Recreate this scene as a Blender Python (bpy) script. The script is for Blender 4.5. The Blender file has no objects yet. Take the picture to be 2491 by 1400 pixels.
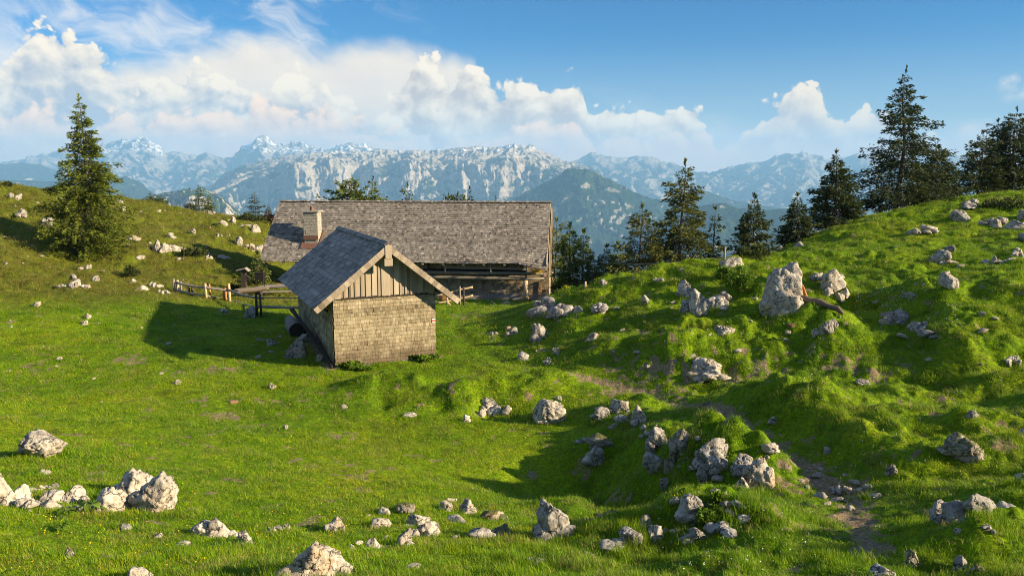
import bpy, math, random, os
import numpy as np
from mathutils import Vector, Matrix, noise as mnoise

DEV = ''
C = bpy.context.scene.collection
R = math.radians
PI = math.pi
random.seed(7)
rng = np.random.default_rng(11)

# ------------------------------------------------------------------ camera
F, CX, CY, PW, PH = 2000.0, 1245.5, 700.0, 2491.0, 1400.0
TH = math.atan(300.0 / F)
CT, ST = math.cos(TH), math.sin(TH)


def ray(u, v):
    """direction of the sight line through a picture point, scaled to Y = 1"""
    dx = (u - CX) / F
    dy = -(v - CY) / F
    den = CT + dy * ST
    return np.array([dx / den, 1.0, (-ST + dy * CT) / den])


def at(u, v, Y):
    return ray(u, v) * Y


def pix(p):
    d = p[1] * CT - p[2] * ST
    return CX + F * p[0] / d, CY - F * (p[1] * ST + p[2] * CT) / d


SUN_EL = R(21.0)
SUN_H = np.array([0.95, -0.312])
SUN_H = SUN_H / np.linalg.norm(SUN_H)
SUN = np.array([SUN_H[0] * math.cos(SUN_EL), SUN_H[1] * math.cos(SUN_EL), math.sin(SUN_EL)])


# ------------------------------------------------------------------ noise (numpy)
def _h(ix, iy, iz, seed):
    n = (ix.astype(np.int64) * 374761393 + iy.astype(np.int64) * 668265263 + iz.astype(np.int64) * 2147483647 + seed * 974711) & 0xFFFFFFFF
    n = ((n ^ (n >> 13)) * 1274126177) & 0xFFFFFFFF
    n = ((n ^ (n >> 16)) * 2246822519) & 0xFFFFFFFF
    n = n ^ (n >> 15)
    return n.astype(np.float64) / 4294967295.0 * 2 - 1


def vn2(x, y, seed=0):
    ix, iy = np.floor(x), np.floor(y)
    fx, fy = x - ix, y - iy
    ux, uy = fx * fx * fx * (fx * (fx * 6 - 15) + 10), fy * fy * fy * (fy * (fy * 6 - 15) + 10)
    z = np.zeros_like(ix)
    a, b = _h(ix, iy, z, seed), _h(ix + 1, iy, z, seed)
    c, d = _h(ix, iy + 1, z, seed), _h(ix + 1, iy + 1, z, seed)
    return (a * (1 - ux) + b * ux) * (1 - uy) + (c * (1 - ux) + d * ux) * uy


def fbm2(x, y, oct=4, seed=0, gain=0.5):
    s, a, t = np.zeros_like(x, dtype=float), 1.0, 0.0
    ca, sa = math.cos(0.6), math.sin(0.6)
    for o in range(oct):
        s += a * vn2(x, y, seed + o * 17)
        t += a
        a *= gain
        x, y = (ca * x - sa * y) * 2.03, (sa * x + ca * y) * 2.03
    return s / t


def ridge2(x, y, oct=5, seed=0, gain=0.55):
    s, a, t = np.zeros_like(x, dtype=float), 1.0, 0.0
    ca, sa = math.cos(0.6), math.sin(0.6)
    w = np.ones_like(s)
    for o in range(oct):
        n = 1 - np.abs(vn2(x, y, seed + o * 17)) * 1.6
        n = np.clip(n, 0, 1) ** 2
        s += a * n * w
        w = np.clip(n * 1.6, 0.15, 1)
        t += a
        a *= gain
        x, y = (ca * x - sa * y) * 2.05, (sa * x + ca * y) * 2.05
    return s / t


def vn3(p, seed=0):
    x, y, z = p[:, 0], p[:, 1], p[:, 2]
    ix, iy, iz = np.floor(x), np.floor(y), np.floor(z)
    fx, fy, fz = x - ix, y - iy, z - iz
    ux, uy, uz = [f * f * (3 - 2 * f) for f in (fx, fy, fz)]
    r = 0
    for dx in (0, 1):
        for dy in (0, 1):
            for dz in (0, 1):
                w = (ux if dx else 1 - ux) * (uy if dy else 1 - uy) * (uz if dz else 1 - uz)
                r = r + w * _h(ix + dx, iy + dy, iz + dz, seed)
    return r


def fbm3(p, oct=4, seed=0, gain=0.5):
    s, a, t = 0, 1.0, 0.0
    for o in range(oct):
        s = s + a * vn3(p, seed + o * 31)
        t += a
        a *= gain
        p = p * 2.07 + 3.1
    return s / t


def sstep(a, b, x):
    t = np.clip((x - a) / (b - a), 0, 1)
    return t * t * (3 - 2 * t)


# ------------------------------------------------------------------ mesh helpers
def mesh_np(name, verts, faces, smooth=True):
    """verts (n,3); faces (m,k) integer array of equal-sized faces"""
    me = bpy.data.meshes.new(name)
    verts = np.asarray(verts, dtype=np.float32)
    faces = np.asarray(faces, dtype=np.int32)
    m, k = faces.shape
    me.vertices.add(len(verts))
    me.vertices.foreach_set('co', verts.ravel())
    me.loops.add(m * k)
    me.loops.foreach_set('vertex_index', faces.ravel())
    me.polygons.add(m)
    me.polygons.foreach_set('loop_start', np.arange(0, m * k, k, dtype=np.int32))
    me.polygons.foreach_set('loop_total', np.full(m, k, dtype=np.int32))
    me.polygons.foreach_set('use_smooth', np.full(m, smooth, dtype=bool))
    me.update(calc_edges=True)
    me.validate()
    return me


def attr(me, name, vals, domain='POINT', typ='FLOAT'):
    a = me.attributes.new(name, typ, domain)
    key = 'value' if typ == 'FLOAT' else ('vector' if typ == 'FLOAT_VECTOR' else 'color')
    a.data.foreach_set(key, np.asarray(vals, dtype=np.float32).ravel())
    return a


def obj(name, me, mat=None, parent=None, loc=None):
    o = bpy.data.objects.new(name, me)
    C.objects.link(o)
    if mat is not None and me is not None and not me.materials:
        me.materials.append(mat)
    if parent is not None:
        o.parent = parent
    if loc is not None:
        o.location = loc
    return o


def empty(name, loc=(0, 0, 0), rz=0.0):
    o = bpy.data.objects.new(name, None)
    o.empty_display_size = 0.2
    C.objects.link(o)
    o.location = loc
    o.rotation_euler = (0, 0, rz)
    return o


def tag(o, label=None, cat=None, group=None, kind=None):
    if label:
        o['label'] = label
    if cat:
        o['category'] = cat
    if group:
        o['group'] = group
    if kind:
        o['kind'] = kind
    return o


def copy_tree(o, parent=None):
    c = o.copy()
    C.objects.link(c)
    c.parent = parent
    for ch in o.children:
        copy_tree(ch, c)
    return c


class MB:
    """collects boxes, tubes and planks; build() links them as one mesh object"""

    def __init__(self):
        self.v, self.f, self.tone = [], [], []

    def poly(self, pts, faces, tone=0.5):
        b = len(self.v)
        self.v += [tuple(p) for p in pts]
        for f in faces:
            self.f.append([b + i for i in f])
            self.tone.append(tone)

    def hexa(self, p8, tone=0.5):
        self.poly(p8, [(0, 3, 2, 1), (4, 5, 6, 7), (0, 1, 5, 4), (1, 2, 6, 5), (2, 3, 7, 6), (3, 0, 4, 7)], tone)

    def box(self, c, s, tone=0.5, ax=None):
        c = np.array(c, float)
        X, Y, Z = (np.array([1, 0, 0.]), np.array([0, 1, 0.]), np.array([0, 0, 1.])) if ax is None else [np.array(a, float) for a in ax]
        h = [X * s[0] / 2, Y * s[1] / 2, Z * s[2] / 2]
        p = []
        for z in (-1, 1):
            for a, b in ((-1, -1), (1, -1), (1, 1), (-1, 1)):
                p.append(c + h[0] * a + h[1] * b + h[2] * z)
        self.hexa(p, tone)

    def bar(self, a, b, w, t, up=(0, 0, 1), tone=0.5):
        a, b = np.array(a, float), np.array(b, float)
        d = b - a
        L = np.linalg.norm(d)
        d = d / L
        s = np.cross(d, up)
        s = s / (np.linalg.norm(s) + 1e-9)
        n = np.cross(s, d)
        self.box((a + b) / 2, (L, w, t), tone, (d, s, n))

    def tube(self, pts, radii, n=8, tone=0.5, caps=True, wob=0.0):
        pts = [np.array(p, float) for p in pts]
        rings = []
        for i, p in enumerate(pts):
            d = pts[min(i + 1, len(pts) - 1)] - pts[max(i - 1, 0)]
            d = d / (np.linalg.norm(d) + 1e-9)
            a = np.cross(d, (0.13, 0.31, 0.94) if abs(d[2]) < 0.9 else (1, 0, 0))
            a = a / np.linalg.norm(a)
            b = np.cross(d, a)
            r = radii[i] if hasattr(radii, '__len__') else radii
            rings.append([p + (a * math.cos(2 * PI * k / n) + b * math.sin(2 * PI * k / n)) * r * (1 + wob * random.uniform(-1, 1)) for k in range(n)])
        base = len(self.v)
        for rg in rings:
            self.v += [tuple(q) for q in rg]
        for i in range(len(rings) - 1):
            for k in range(n):
                self.f.append([base + i * n + k, base + i * n + (k + 1) % n, base + (i + 1) * n + (k + 1) % n, base + (i + 1) * n + k])
                self.tone.append(tone)
        if caps:
            self.f.append([base + k for k in range(n)][::-1])
            self.f.append([base + (len(rings) - 1) * n + k for k in range(n)])
            self.tone += [tone, tone]

    def mesh(self, name, smooth=False):
        me = bpy.data.meshes.new(name)
        me.from_pydata([tuple(map(float, p)) for p in self.v], [], self.f)
        me.update()
        attr(me, 'tone', self.tone, 'FACE')
        if smooth:
            me.polygons.foreach_set('use_smooth', np.full(len(me.polygons), True))
        return me

    def build(self, name, mat, parent=None, smooth=False, loc=None):
        return obj(name, self.mesh(name, smooth), mat, parent, loc)


# ------------------------------------------------------------------ node helpers
class NT:
    def __init__(self, tree):
        self.t = tree
        self.n = tree.nodes
        self.l = tree.links

    def new(self, typ, **kw):
        nd = self.n.new(typ)
        for k, v in kw.items():
            setattr(nd, k, v)
        return nd

    def put(self, sock, val):
        if val is None:
            return
        if hasattr(val, 'is_output') or hasattr(val, 'links'):
            self.l.new(val, sock)
        else:
            if sock.type == 'RGBA' and len(val) == 3:
                val = (*val, 1)
            sock.default_value = val

    def m(self, op, a, b=None, c=None, clamp=False):
        nd = self.new('ShaderNodeMath', operation=op, use_clamp=clamp)
        for i, x in enumerate((a, b, c)):
            if x is not None:
                self.put(nd.inputs[i], x)
        return nd.outputs[0]

    def vm(self, op, a, b=None, scale=None):
        nd = self.new('ShaderNodeVectorMath', operation=op)
        self.put(nd.inputs[0], a)
        if b is not None:
            self.put(nd.inputs[1], b)
        if scale is not None:
            self.put(nd.inputs['Scale'], scale)
        return nd.outputs['Value'] if op in ('LENGTH', 'DOT_PRODUCT', 'DISTANCE') else nd.outputs['Vector']

    def mix(self, fac, a, b, mode='MIX'):
        nd = self.new('ShaderNodeMix', data_type='RGBA', blend_type=mode)
        self.put(nd.inputs[0], fac)
        self.put(nd.inputs[6], a)
        self.put(nd.inputs[7], b)
        return nd.outputs[2]

    def noise(self, vec, scale, detail=4, rough=0.55, dist=0.0, out='Fac', dims='3D'):
        nd = self.new('ShaderNodeTexNoise', noise_dimensions=dims)
        self.put(nd.inputs['Vector'], vec)
        nd.inputs['Scale'].default_value = scale
        nd.inputs['Detail'].default_value = detail
        nd.inputs['Roughness'].default_value = rough
        nd.inputs['Distortion'].default_value = dist
        return nd.outputs[out]

    def vor(self, vec, scale, feature='F1', out='Distance', detail=0, rough=0.5, smooth=None, rand=1.0, dims='3D'):
        nd = self.new('ShaderNodeTexVoronoi', feature=feature, voronoi_dimensions=dims)
        self.put(nd.inputs['Vector'], vec)
        nd.inputs['Scale'].default_value = scale
        if 'Detail' in nd.inputs:
            nd.inputs['Detail'].default_value = detail
            nd.inputs['Roughness'].default_value = rough
        if smooth is not None:
            nd.inputs['Smoothness'].default_value = smooth
        nd.inputs['Randomness'].default_value = rand
        return nd.outputs[out]

    def ss(self, x, a, b, lo=0.0, hi=1.0):
        nd = self.new('ShaderNodeMapRange', interpolation_type='SMOOTHSTEP')
        self.put(nd.inputs[0], x)
        for i, q in enumerate((a, b, lo, hi)):
            self.put(nd.inputs[i + 1], q)
        return nd.outputs[0]

    def lin(self, x, a, b, lo=0.0, hi=1.0):
        nd = self.new('ShaderNodeMapRange')
        self.put(nd.inputs[0], x)
        for i, q in enumerate((a, b, lo, hi)):
            self.put(nd.inputs[i + 1], q)
        return nd.outputs[0]

    def ramp(self, fac, stops):
        nd = self.new('ShaderNodeValToRGB')
        el = nd.color_ramp.elements
        while len(el) < len(stops):
            el.new(0.5)
        for e, (p, c) in zip(el, stops):
            e.position = p
            e.color = (*c, 1)
        self.put(nd.inputs[0], fac)
        return nd.outputs[0]

    def attr(self, name, kind='GEOMETRY', out='Fac'):
        nd = self.new('ShaderNodeAttribute', attribute_name=name, attribute_type=kind)
        return nd.outputs[out]

    def bump(self, height, strength=0.4, dist=0.02, normal=None):
        nd = self.new('ShaderNodeBump')
        nd.inputs['Strength'].default_value = strength
        nd.inputs['Distance'].default_value = dist
        self.put(nd.inputs['Height'], height)
        if normal is not None:
            self.put(nd.inputs['Normal'], normal)
        return nd.outputs[0]


def material(name):
    mt = bpy.data.materials.new(name)
    mt.use_nodes = True
    nt = NT(mt.node_tree)
    p = nt.n['Principled BSDF']
    p.inputs['Roughness'].default_value = 0.85
    p.inputs['Specular IOR Level'].default_value = 0.2
    return mt, nt, p


def wpos(nt):
    return nt.new('ShaderNodeNewGeometry').outputs['Position']


def ocoord(nt):
    return nt.new('ShaderNodeTexCoord').outputs['Object']
# ------------------------------------------------------------------ the lie of the land
CTRL = []  # world points the ground runs through


def cp(u, v, Y):
    CTRL.append(at(u, v, Y))


for row in [
    # foreground edge
    (1400, [(-300, 10.5), (0, 10), (500, 10), (1000, 9.8), (1500, 9.5), (1900, 9.3), (2200, 9.0), (2491, 8.6)]),
    (1300, [(0, 12.2), (500, 12.8), (800, 13.0), (1100, 13.4), (1350, 13.2), (1900, 11.9), (2200, 11.2)]),
    (1200, [(0, 15.3), (300, 15.6), (600, 16.6), (900, 17.6), (1150, 18.3), (1350, 19.6), (1550, 18.2), (2050, 15.3)]),
    (1100, [(0, 19.3), (300, 20.2), (600, 21.6), (900, 22.6), (1150, 23.0), (1350, 22.9), (1900, 19.2), (2100, 17.9)]),
    (1000, [(0, 25), (300, 26), (600, 27), (900, 27.6), (1700, 24), (1900, 22.4), (2100, 21.6), (2300, 20.8), (2491, 20.2)]),
    (930, [(0, 29.5), (300, 30), (600, 30.2), (900, 30.6), (1300, 29.8), (1450, 29.5), (1600, 28.8), (1750, 27.6), (1900, 27.0), (2100, 26.2), (2300, 25.5), (2491, 24.8)]),
    (850, [(0, 34.6), (200, 34.8), (400, 35.2), (600, 35.6), (700, 35.8), (1400, 33), (1600, 30.5), (1750, 29.5), (1900, 29.2), (2100, 28.2), (2300, 27.2), (2491, 26.4)]),
    (780, [(0, 38.3), (200, 39.3), (400, 41), (600, 42.5), (1130, 44), (1300, 39), (1350, 37.5)]),
    (760, [(620, 44.6), (1220, 45.5), (1500, 36), (1600, 34), (2000, 31.5), (2300, 29.5), (2491, 28.5)]),
    (700, [(0, 46), (200, 46.8), (1420, 43), (1750, 36), (2100, 34)]),
    (660, [(1600, 40.7), (2300, 36.0), (2491, 34)]),
    (600, [(0, 54), (100, 57), (300, 60), (2200, 43)]),
    (560, [(450, 69), (2300, 48), (2491, 46)]),
]:
    for (u, Y) in row[1]:
        cp(u, row[0], Y)
for t in [(1700, 1310, 12.0), (1500, 1325, 12.2), (2491, 1250, 11.8), (1700, 1245, 14.4), (1830, 1200, 16.0), (1780, 1160, 17.2), (2250, 1240, 12.9), (2491, 1180, 13.4),
          (1400, 1160, 21.0), (1600, 1105, 19.3), (1700, 1105, 18.4), (2300, 1120, 16.8), (2491, 1070, 17.2),
          (1150, 1022, 26.6), (1330, 1037, 25.4), (1500, 1022, 24.8), (1150, 945, 29.4),
          (815, 893, 32.5), (1059, 868, 34.2), (1130, 840, 36.5), (1250, 880, 33.2), (1300, 830, 36.0), (745, 815, 38.3),
          (400, 715, 47.5), (0, 650, 50), (250, 640, 56), (225, 625, 57), (450, 700, 52), (600, 695, 55.5),
          (700, 740, 48), (900, 740, 49.5), (1120, 736, 51), (1200, 733, 53.8), (1280, 735, 54.0),
          (0, 550, 59), (0, 500, 65), (0, 452, 70), (100, 540, 63), (100, 463, 72), (300, 540, 67), (300, 483, 74),
          (450, 620, 60), (450, 516, 76), (580, 640, 62), (580, 590, 68), (600, 533, 78), (660, 660, 62), (680, 600, 71), (700, 548, 80),
          (1340, 724, 45), (1500, 691, 42), (1600, 850, 30.5), (1750, 770, 32.3), (1750, 646, 40.5), (1900, 770, 31.8), (1900, 652, 36.5), (1850, 626, 42.5),
          (2000, 670, 37), (2000, 572, 52), (2100, 533, 57), (2250, 503, 61), (2400, 479, 62), (2491, 475, 62), (2100, 800, 29.4), (2150, 640, 38.5)]:
    cp(*t)


def cz(u, Y, z):
    CTRL.append(np.array([ray(u, 600)[0] * Y, Y, z]))


# ground the picture does not show: behind crests, under the camera, outside the frame
for t in [(0, 82, -3.6), (0, 100, -9), (300, 90, -7.5), (300, 110, -16), (600, 92, -9.5), (600, 115, -20), (700, 66, -9.3), (1000, 66, -10.2), (1000, 80, -14), (1000, 105, -26),
          (1300, 62, -10.2), (1300, 80, -15), (1400, 50, -8.6), (1400, 60, -10.4), (1500, 50, -7.8), (1500, 60, -10.4), (1500, 80, -17.5), (1700, 48, -6.3), (1700, 60, -9.5), (1700, 80, -17),
          (1850, 50, -5.9), (1850, 62, -8.6), (2000, 60, -5.4), (2000, 76, -9), (2250, 72, -4.2), (2250, 92, -9), (2491, 76, -3.2), (2491, 96, -7), (1000, 56, -9.2), (800, 56, -8.9),
          (-400, 12, -5.6), (-400, 20, -6.6), (-400, 30, -6.8), (-400, 45, -5.5), (-400, 60, -3), (-400, 78, -0.8), (-400, 100, -5),
          (2900, 8, -4.4), (2900, 12, -5.0), (2900, 20, -5.4), (2900, 30, -4.7), (2900, 45, -3.0), (2900, 60, -1.4), (2900, 90, -5)]:
    cz(*t)
for t in [(-12, 5, -4.5), (0, 5, -3.6), (6, 5, -3.4), (0, 2.0, -2.4), (3, 1.5, -2.4), (-4, 1.5, -2.5), (9.6, 9.0, -4.4), (12.5, 8.8, -4.2), (12.2, 14, -5.2), (16, 14, -4.9), (20, 6, -4.0), (26, 25, -4.2), (-20, 4, -4.5),
          (-70, 115, -22), (-30, 130, -33), (10, 130, -38), (45, 125, -34), (85, 110, -22), (120, 60, -6), (-110, 60, -8), (60, 30, -2.5)]:
    CTRL.append(np.array(t, float))
CTRL = np.array(CTRL)


def lp(x, y):
    return np.stack([np.arctan2(x, y), 0.5 * np.log(x * x + y * y)], -1)


def _tps(A, B):
    d2 = ((A[:, None, :] - B[None, :, :]) ** 2).sum(-1)
    return 0.5 * d2 * np.log(d2 + 1e-12)


_P = lp(CTRL[:, 0], CTRL[:, 1])
_n = len(_P)
_K = _tps(_P, _P) + np.eye(_n) * 2e-4
_Q = np.concatenate([np.ones((_n, 1)), _P], 1)
_A = np.block([[_K, _Q], [_Q.T, np.zeros((3, 3))]])
_W = np.linalg.solve(_A, np.concatenate([CTRL[:, 2], np.zeros(3)]))


def base_z(x, y):
    x, y = np.asarray(x, float), np.asarray(y, float)
    s = x.shape
    p = lp(x.ravel(), y.ravel())
    out = np.empty(len(p))
    for i in range(0, len(p), 40000):
        q = p[i:i + 40000]
        out[i:i + 40000] = _tps(q, _P) @ _W[:_n] + _W[_n] + q @ _W[_n + 1:]
    return out.reshape(s)


# --- where things are, used for unevenness and ground cover
def poly_dist(x, y, pts):
    d = np.full(np.shape(x), 1e9)
    for a, b in zip(pts[:-1], pts[1:]):
        ax, ay, bx, by = a[0], a[1], b[0], b[1]
        t = np.clip(((x - ax) * (bx - ax) + (y - ay) * (by - ay)) / ((bx - ax) ** 2 + (by - ay) ** 2 + 1e-9), 0, 1)
        d = np.minimum(d, np.hypot(x - ax - t * (bx - ax), y - ay - t * (by - ay)))
    return d


def hit0(u, v):
    """ground point (plan) seen at a picture point, on the smooth ground"""
    d = ray(u, v)
    Ys = np.geomspace(3, 140, 700)
    z = base_z(d[0] * Ys, Ys)
    below = d[2] * Ys - z < 0
    k = int(np.argmax(below)) if below.any() else len(Ys) - 1
    a, b = Ys[max(k - 1, 0)], Ys[k]
    for _ in range(18):
        mI = 0.5 * (a + b)
        if d[2] * mI - float(base_z(np.array([d[0] * mI]), np.array([mI]))[0]) < 0:
            b = mI
        else:
            a = mI
    return d * b


PATH = [hit0(u, v)[:2] for u, v in [(2120, 1330), (2090, 1260), (2070, 1200), (1980, 1150), (1880, 1085), (1790, 1040), (1690, 990), (1560, 950), (1430, 925), (1330, 905), (1230, 880), (1150, 845), (1105, 800), (1130, 760)]]
PATHW = 0.56

SHED_O = np.array([-7.18, 32.5, -8.13])
SHED_PHI = 0.416
SA = np.array([math.cos(SHED_PHI), math.sin(SHED_PHI), 0])
SB = np.array([-math.sin(SHED_PHI), math.cos(SHED_PHI), 0])
BARN_O = np.array([-17.7, 57.0, -9.2])
BARN_PHI = math.atan2(-1.95, 20.3)
BA = np.array([math.cos(BARN_PHI), math.sin(BARN_PHI), 0])
BB = np.array([-math.sin(BARN_PHI), math.cos(BARN_PHI), 0])


def inside(x, y, O, A, B, s0, s1, t0, t1):
    s = (x - O[0]) * A[0] + (y - O[1]) * A[1]
    t = (x - O[0]) * B[0] + (y - O[1]) * B[1]
    return (s > s0) & (s < s1) & (t > t0) & (t < t1)


def region(x, y):
    """weights: rough = hummocky ground, heath = brownish dwarf growth of the left hill"""
    az = np.arctan2(x, y)
    rho = np.hypot(x, y)
    rough = sstep(0.02, 0.16, az + 0.06 * vn2(x * 0.2, y * 0.2, 5)) * sstep(5, 9, rho)
    rough = np.maximum(rough, sstep(46, 56, rho + 3 * vn2(x * .15, y * .15, 9) + 30 * np.clip(az + .33, 0, 1)) * sstep(-0.05, -0.3, az))
    heath = sstep(46, 54, rho + 4 * vn2(x * .12, y * .12, 3) - 6 * np.clip(-az - 0.3, 0, 1)) * sstep(-0.16, -0.26, az)
    mnd = sstep(0.0, 0.12, az) * sstep(26, 29, rho) * sstep(50, 40, rho)
    return rough, heath, mnd


BUMPS = []  # knolls the picture shows: (x, y, rx, ry, h)
for (u, v, w, h) in [(880, 955, 1.0, .40), (950, 950, .9, .35), (1010, 958, 1.1, .5), (1110, 975, 1.0, .55), (1180, 950, .8, .4), (1250, 955, 1.2, .45), (1340, 945, 1.4, .4), (1190, 1000, .55, -.4), (1075, 995, .5, -.3), (930, 990, .5, -.25), (1250, 1010, .6, -.3), (1410, 1250, 1.1, .32),
                     (1000, 1250, .5, .16), (1640, 870, 1.3, .7), (1560, 1000, .9, .3), (2330, 1010, .9, .25), (2200, 965, 1.1, .3), (2420, 960, .9, .25), (1790, 1000, 1.1, .3), (1880, 1010, 1.0, .35), (2000, 1020, 1.0, .3),
                     (2110, 1000, 1.0, .25), (2220, 1040, .9, .3), (2150, 1080, .9, .25), (2330, 1060, .8, .3), (2440, 1120, .7, .3), (2380, 1330, .5, .35), (2470, 1300, .5, .35), (2250, 1330, .35, .15), (2130, 1100, .8, .25),
                     (1890, 1000, 1.7, .36), (2010, 1035, 1.6, .40), (2130, 1080, 1.4, .40), (1810, 978, 1.2, .25), (2230, 1130, 1.2, .40), (1600, 1070, 1.0, .45), (1680, 1100, 1.0, .50), (1765, 1122, 1.0, .55), (1845, 1150, .9, .50), (1500, 1008, .9, .35), (1700, 1268, 1.0, .40), (1785, 1290, 1.0, .35), (1430, 1165, 2.0, -.65), (1560, 1215, 1.4, -.50), (2000, 690, 1.3, .5), (2110, 725, 1.3, -.65), (2180, 770, 1.5, -.85), (1810, 720, .9, -.4), (1640, 740, .8, -.35), (1950, 830, 1.0, -.4), (280, 1040, .6, .12), (120, 1110, .7, .15), (1950, 820, 1.4, .35), (1980, 790, 1.0, .3), (2050, 830, 1.2, .3), (2360, 800, 1.6, .5), (2440, 700, 1.5, .4), (2250, 720, 1.5, .5), (2450, 870, 1.3, .5), (2330, 890, 1.2, .4), (1400, 800, 1.3, .4), (1480, 850, 1.2, .4)]:
    p = hit0(u, v)
    BUMPS.append((p[0], p[1] + w * .2, w, w * 1.0, h))


def ground_z(x, y):
    x, y = np.asarray(x, float), np.asarray(y, float)
    z = base_z(x, y)
    rough, heath, mnd = region(x, y)
    rho = np.hypot(x, y)
    near = sstep(130, 90, rho)
    pd = poly_dist(x, y, PATH)
    offp = sstep(0.4, 1.6, pd)
    hum = .6 * fbm2(x * 0.55, y * 0.55, 2, 21) + .55 * fbm2(x * 1.15, y * 1.15, 3, 23)
    hum = np.where(hum > 0, hum, hum * 0.6)
    mx = 0.36 * rough + 0.10 * mnd
    build = np.ones_like(z)
    build[inside(x, y, BARN_O, BA, BB, -1, 21.5, -3, 11)] = 0.15
    z = z + near * build * (hum * mx * offp
                            + 0.07 * (fbm2(x * 1.7, y * 1.7, 3, 33)) * (0.45 + 1.5 * rough) * offp
                            + 0.22 * mnd * offp * fbm2(x * 0.35, y * 0.35, 2, 44)
                            + 0.16 * heath * np.abs(fbm2(x * 0.9, y * 0.9, 3, 55))
                            + 0.045 * np.abs(vn2(x * 3.1, y * 3.1, 63)) * rough * offp + 0.03 * vn2(x * 5.1, y * 5.1, 61) * (0.5 + 1.2 * rough)
                            + 0.10 * fbm2(x * 0.3, y * 0.3, 2, 71))
    for (bx, by, rx, ry, h) in BUMPS:
        q = ((x - bx) / rx) ** 2 + ((y - by) / ry) ** 2
        z = z + h * np.exp(-np.minimum(q * 1.3, 40)) * (1 + 0.3 * vn2(x * 2.3, y * 2.3, 81))
    z = z - 0.07 * sstep(0.7, 0.1, pd)
    return z


# polar sheet, finest where the picture looks
_az = np.concatenate([np.linspace(-1.45, -0.62, 60)[:-1], np.linspace(-0.62, 0.62, 800), np.linspace(0.62, 1.75, 110)[1:]])
_rho = np.geomspace(2.2, 135, 860)
GX = np.sin(_az)[None, :] * _rho[:, None]
GY = np.cos(_az)[None, :] * _rho[:, None]
GZ = ground_z(GX, GY)
_lr0, _lr1 = math.log(_rho[0]), math.log(_rho[-1])


def gz(x, y):
    """height of the built ground sheet (bilinear)"""
    x, y = np.atleast_1d(np.asarray(x, float)), np.atleast_1d(np.asarray(y, float))
    a = np.interp(np.arctan2(x, y), _az, np.arange(len(_az)))
    r = np.clip((0.5 * np.log(x * x + y * y) - _lr0) / (_lr1 - _lr0), 0, 1) * (len(_rho) - 1)
    ia, ir = np.minimum(a.astype(int), len(_az) - 2), np.minimum(r.astype(int), len(_rho) - 2)
    fa, fr = a - ia, r - ir
    return (GZ[ir, ia] * (1 - fa) + GZ[ir, ia + 1] * fa) * (1 - fr) + (GZ[ir + 1, ia] * (1 - fa) + GZ[ir + 1, ia + 1] * fa) * fr


def gz1(x, y):
    return float(gz(x, y)[0])


_HY = np.geomspace(4, 130, 2600)


def hit(u, v, ymin=0.0):
    d = ray(u, v)
    z = gz(d[0] * _HY, _HY)
    below = (d[2] * _HY - z < 0) & (_HY > ymin)
    k = int(np.argmax(below)) if below.any() else len(_HY) - 1
    return np.array([d[0] * _HY[k], _HY[k], z[k]])


def hits(u, v):
    """many at once -> (n,3); nan where the sight line misses the ground"""
    out = np.full((len(u), 3), np.nan)
    for i in range(0, len(u), 2000):
        D = np.array([ray(a, b) for a, b in zip(u[i:i + 2000], v[i:i + 2000])])
        lo, hi = np.full(len(D), np.nan), None
        Ys = np.geomspace(6, 125, 500)
        z = gz((D[:, 0:1] * Ys[None]).ravel(), np.tile(Ys, len(D))).reshape(len(D), -1)
        below = D[:, 2:3] * Ys[None] - z < 0
        ok = below.any(1)
        k = below.argmax(1)
        Y = Ys[k]
        out[i:i + 2000] = np.where(ok[:, None], np.stack([D[:, 0] * Y, Y, z[np.arange(len(D)), k]], 1), np.nan)
    return out


nr, na = GX.shape
idx = np.arange(nr * na).reshape(nr, na)
_faces = np.stack([idx[:-1, :-1], idx[:-1, 1:], idx[1:, 1:], idx[1:, :-1]], -1).reshape(-1, 4)[:, ::-1]
GROUND = mesh_np('ground', np.stack([GX, GY, GZ], -1).reshape(-1, 3), _faces)
# ------------------------------------------------------------------ ground cover masks
_rough, _heath, _mnd = region(GX, GY)
_pd = poly_dist(GX, GY, PATH)
_rhoG = np.hypot(GX, GY)
DIRTP = []
for (u, v, r) in [(1560, 935, 1.6), (1640, 955, 1.5), (1750, 935, .6), (1690, 915, .5), (1950, 860, .6), (2060, 880, .7), (2130, 900, .5), (1930, 730, .7), (1830, 890, .9), (1860, 900, .8), (320, 875, 1.0), (520, 900, 1.2), (100, 900, 1.4),
                  (560, 1010, .8), (600, 1040, .7), (830, 1060, .8), (850, 1160, .5), (880, 1190, .45), (820, 1150, .4), (1120, 770, 1.6), (1200, 760, 1.6), (930, 1240, .3), (2060, 1300, .6), (1950, 1290, .5), (1930, 1170, .5), (2030, 1190, .7)]:
    p = hit(u, v)
    DIRTP.append((p[0], p[1], r))
_n1 = fbm2(GX * 1.3, GY * 1.3, 4, 101)
_n2 = fbm2(GX * 3.7, GY * 3.7, 3, 111)
_dirt = sstep(PATHW * 1.0, PATHW * 0.15, _pd + 0.55 * _n2 * 0.5 - 0.14 * _n1) * sstep(40, 26, _rhoG) * (0.80 + 0.20 * sstep(24, 17, _rhoG))
for (px, py, r) in DIRTP:
    q = np.hypot(GX - px, GY - py) / r
    _dirt = np.maximum(_dirt, sstep(1.0, 0.2, q + 1.3 * _n2 + 0.7 * _n1) * 0.62)
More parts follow.
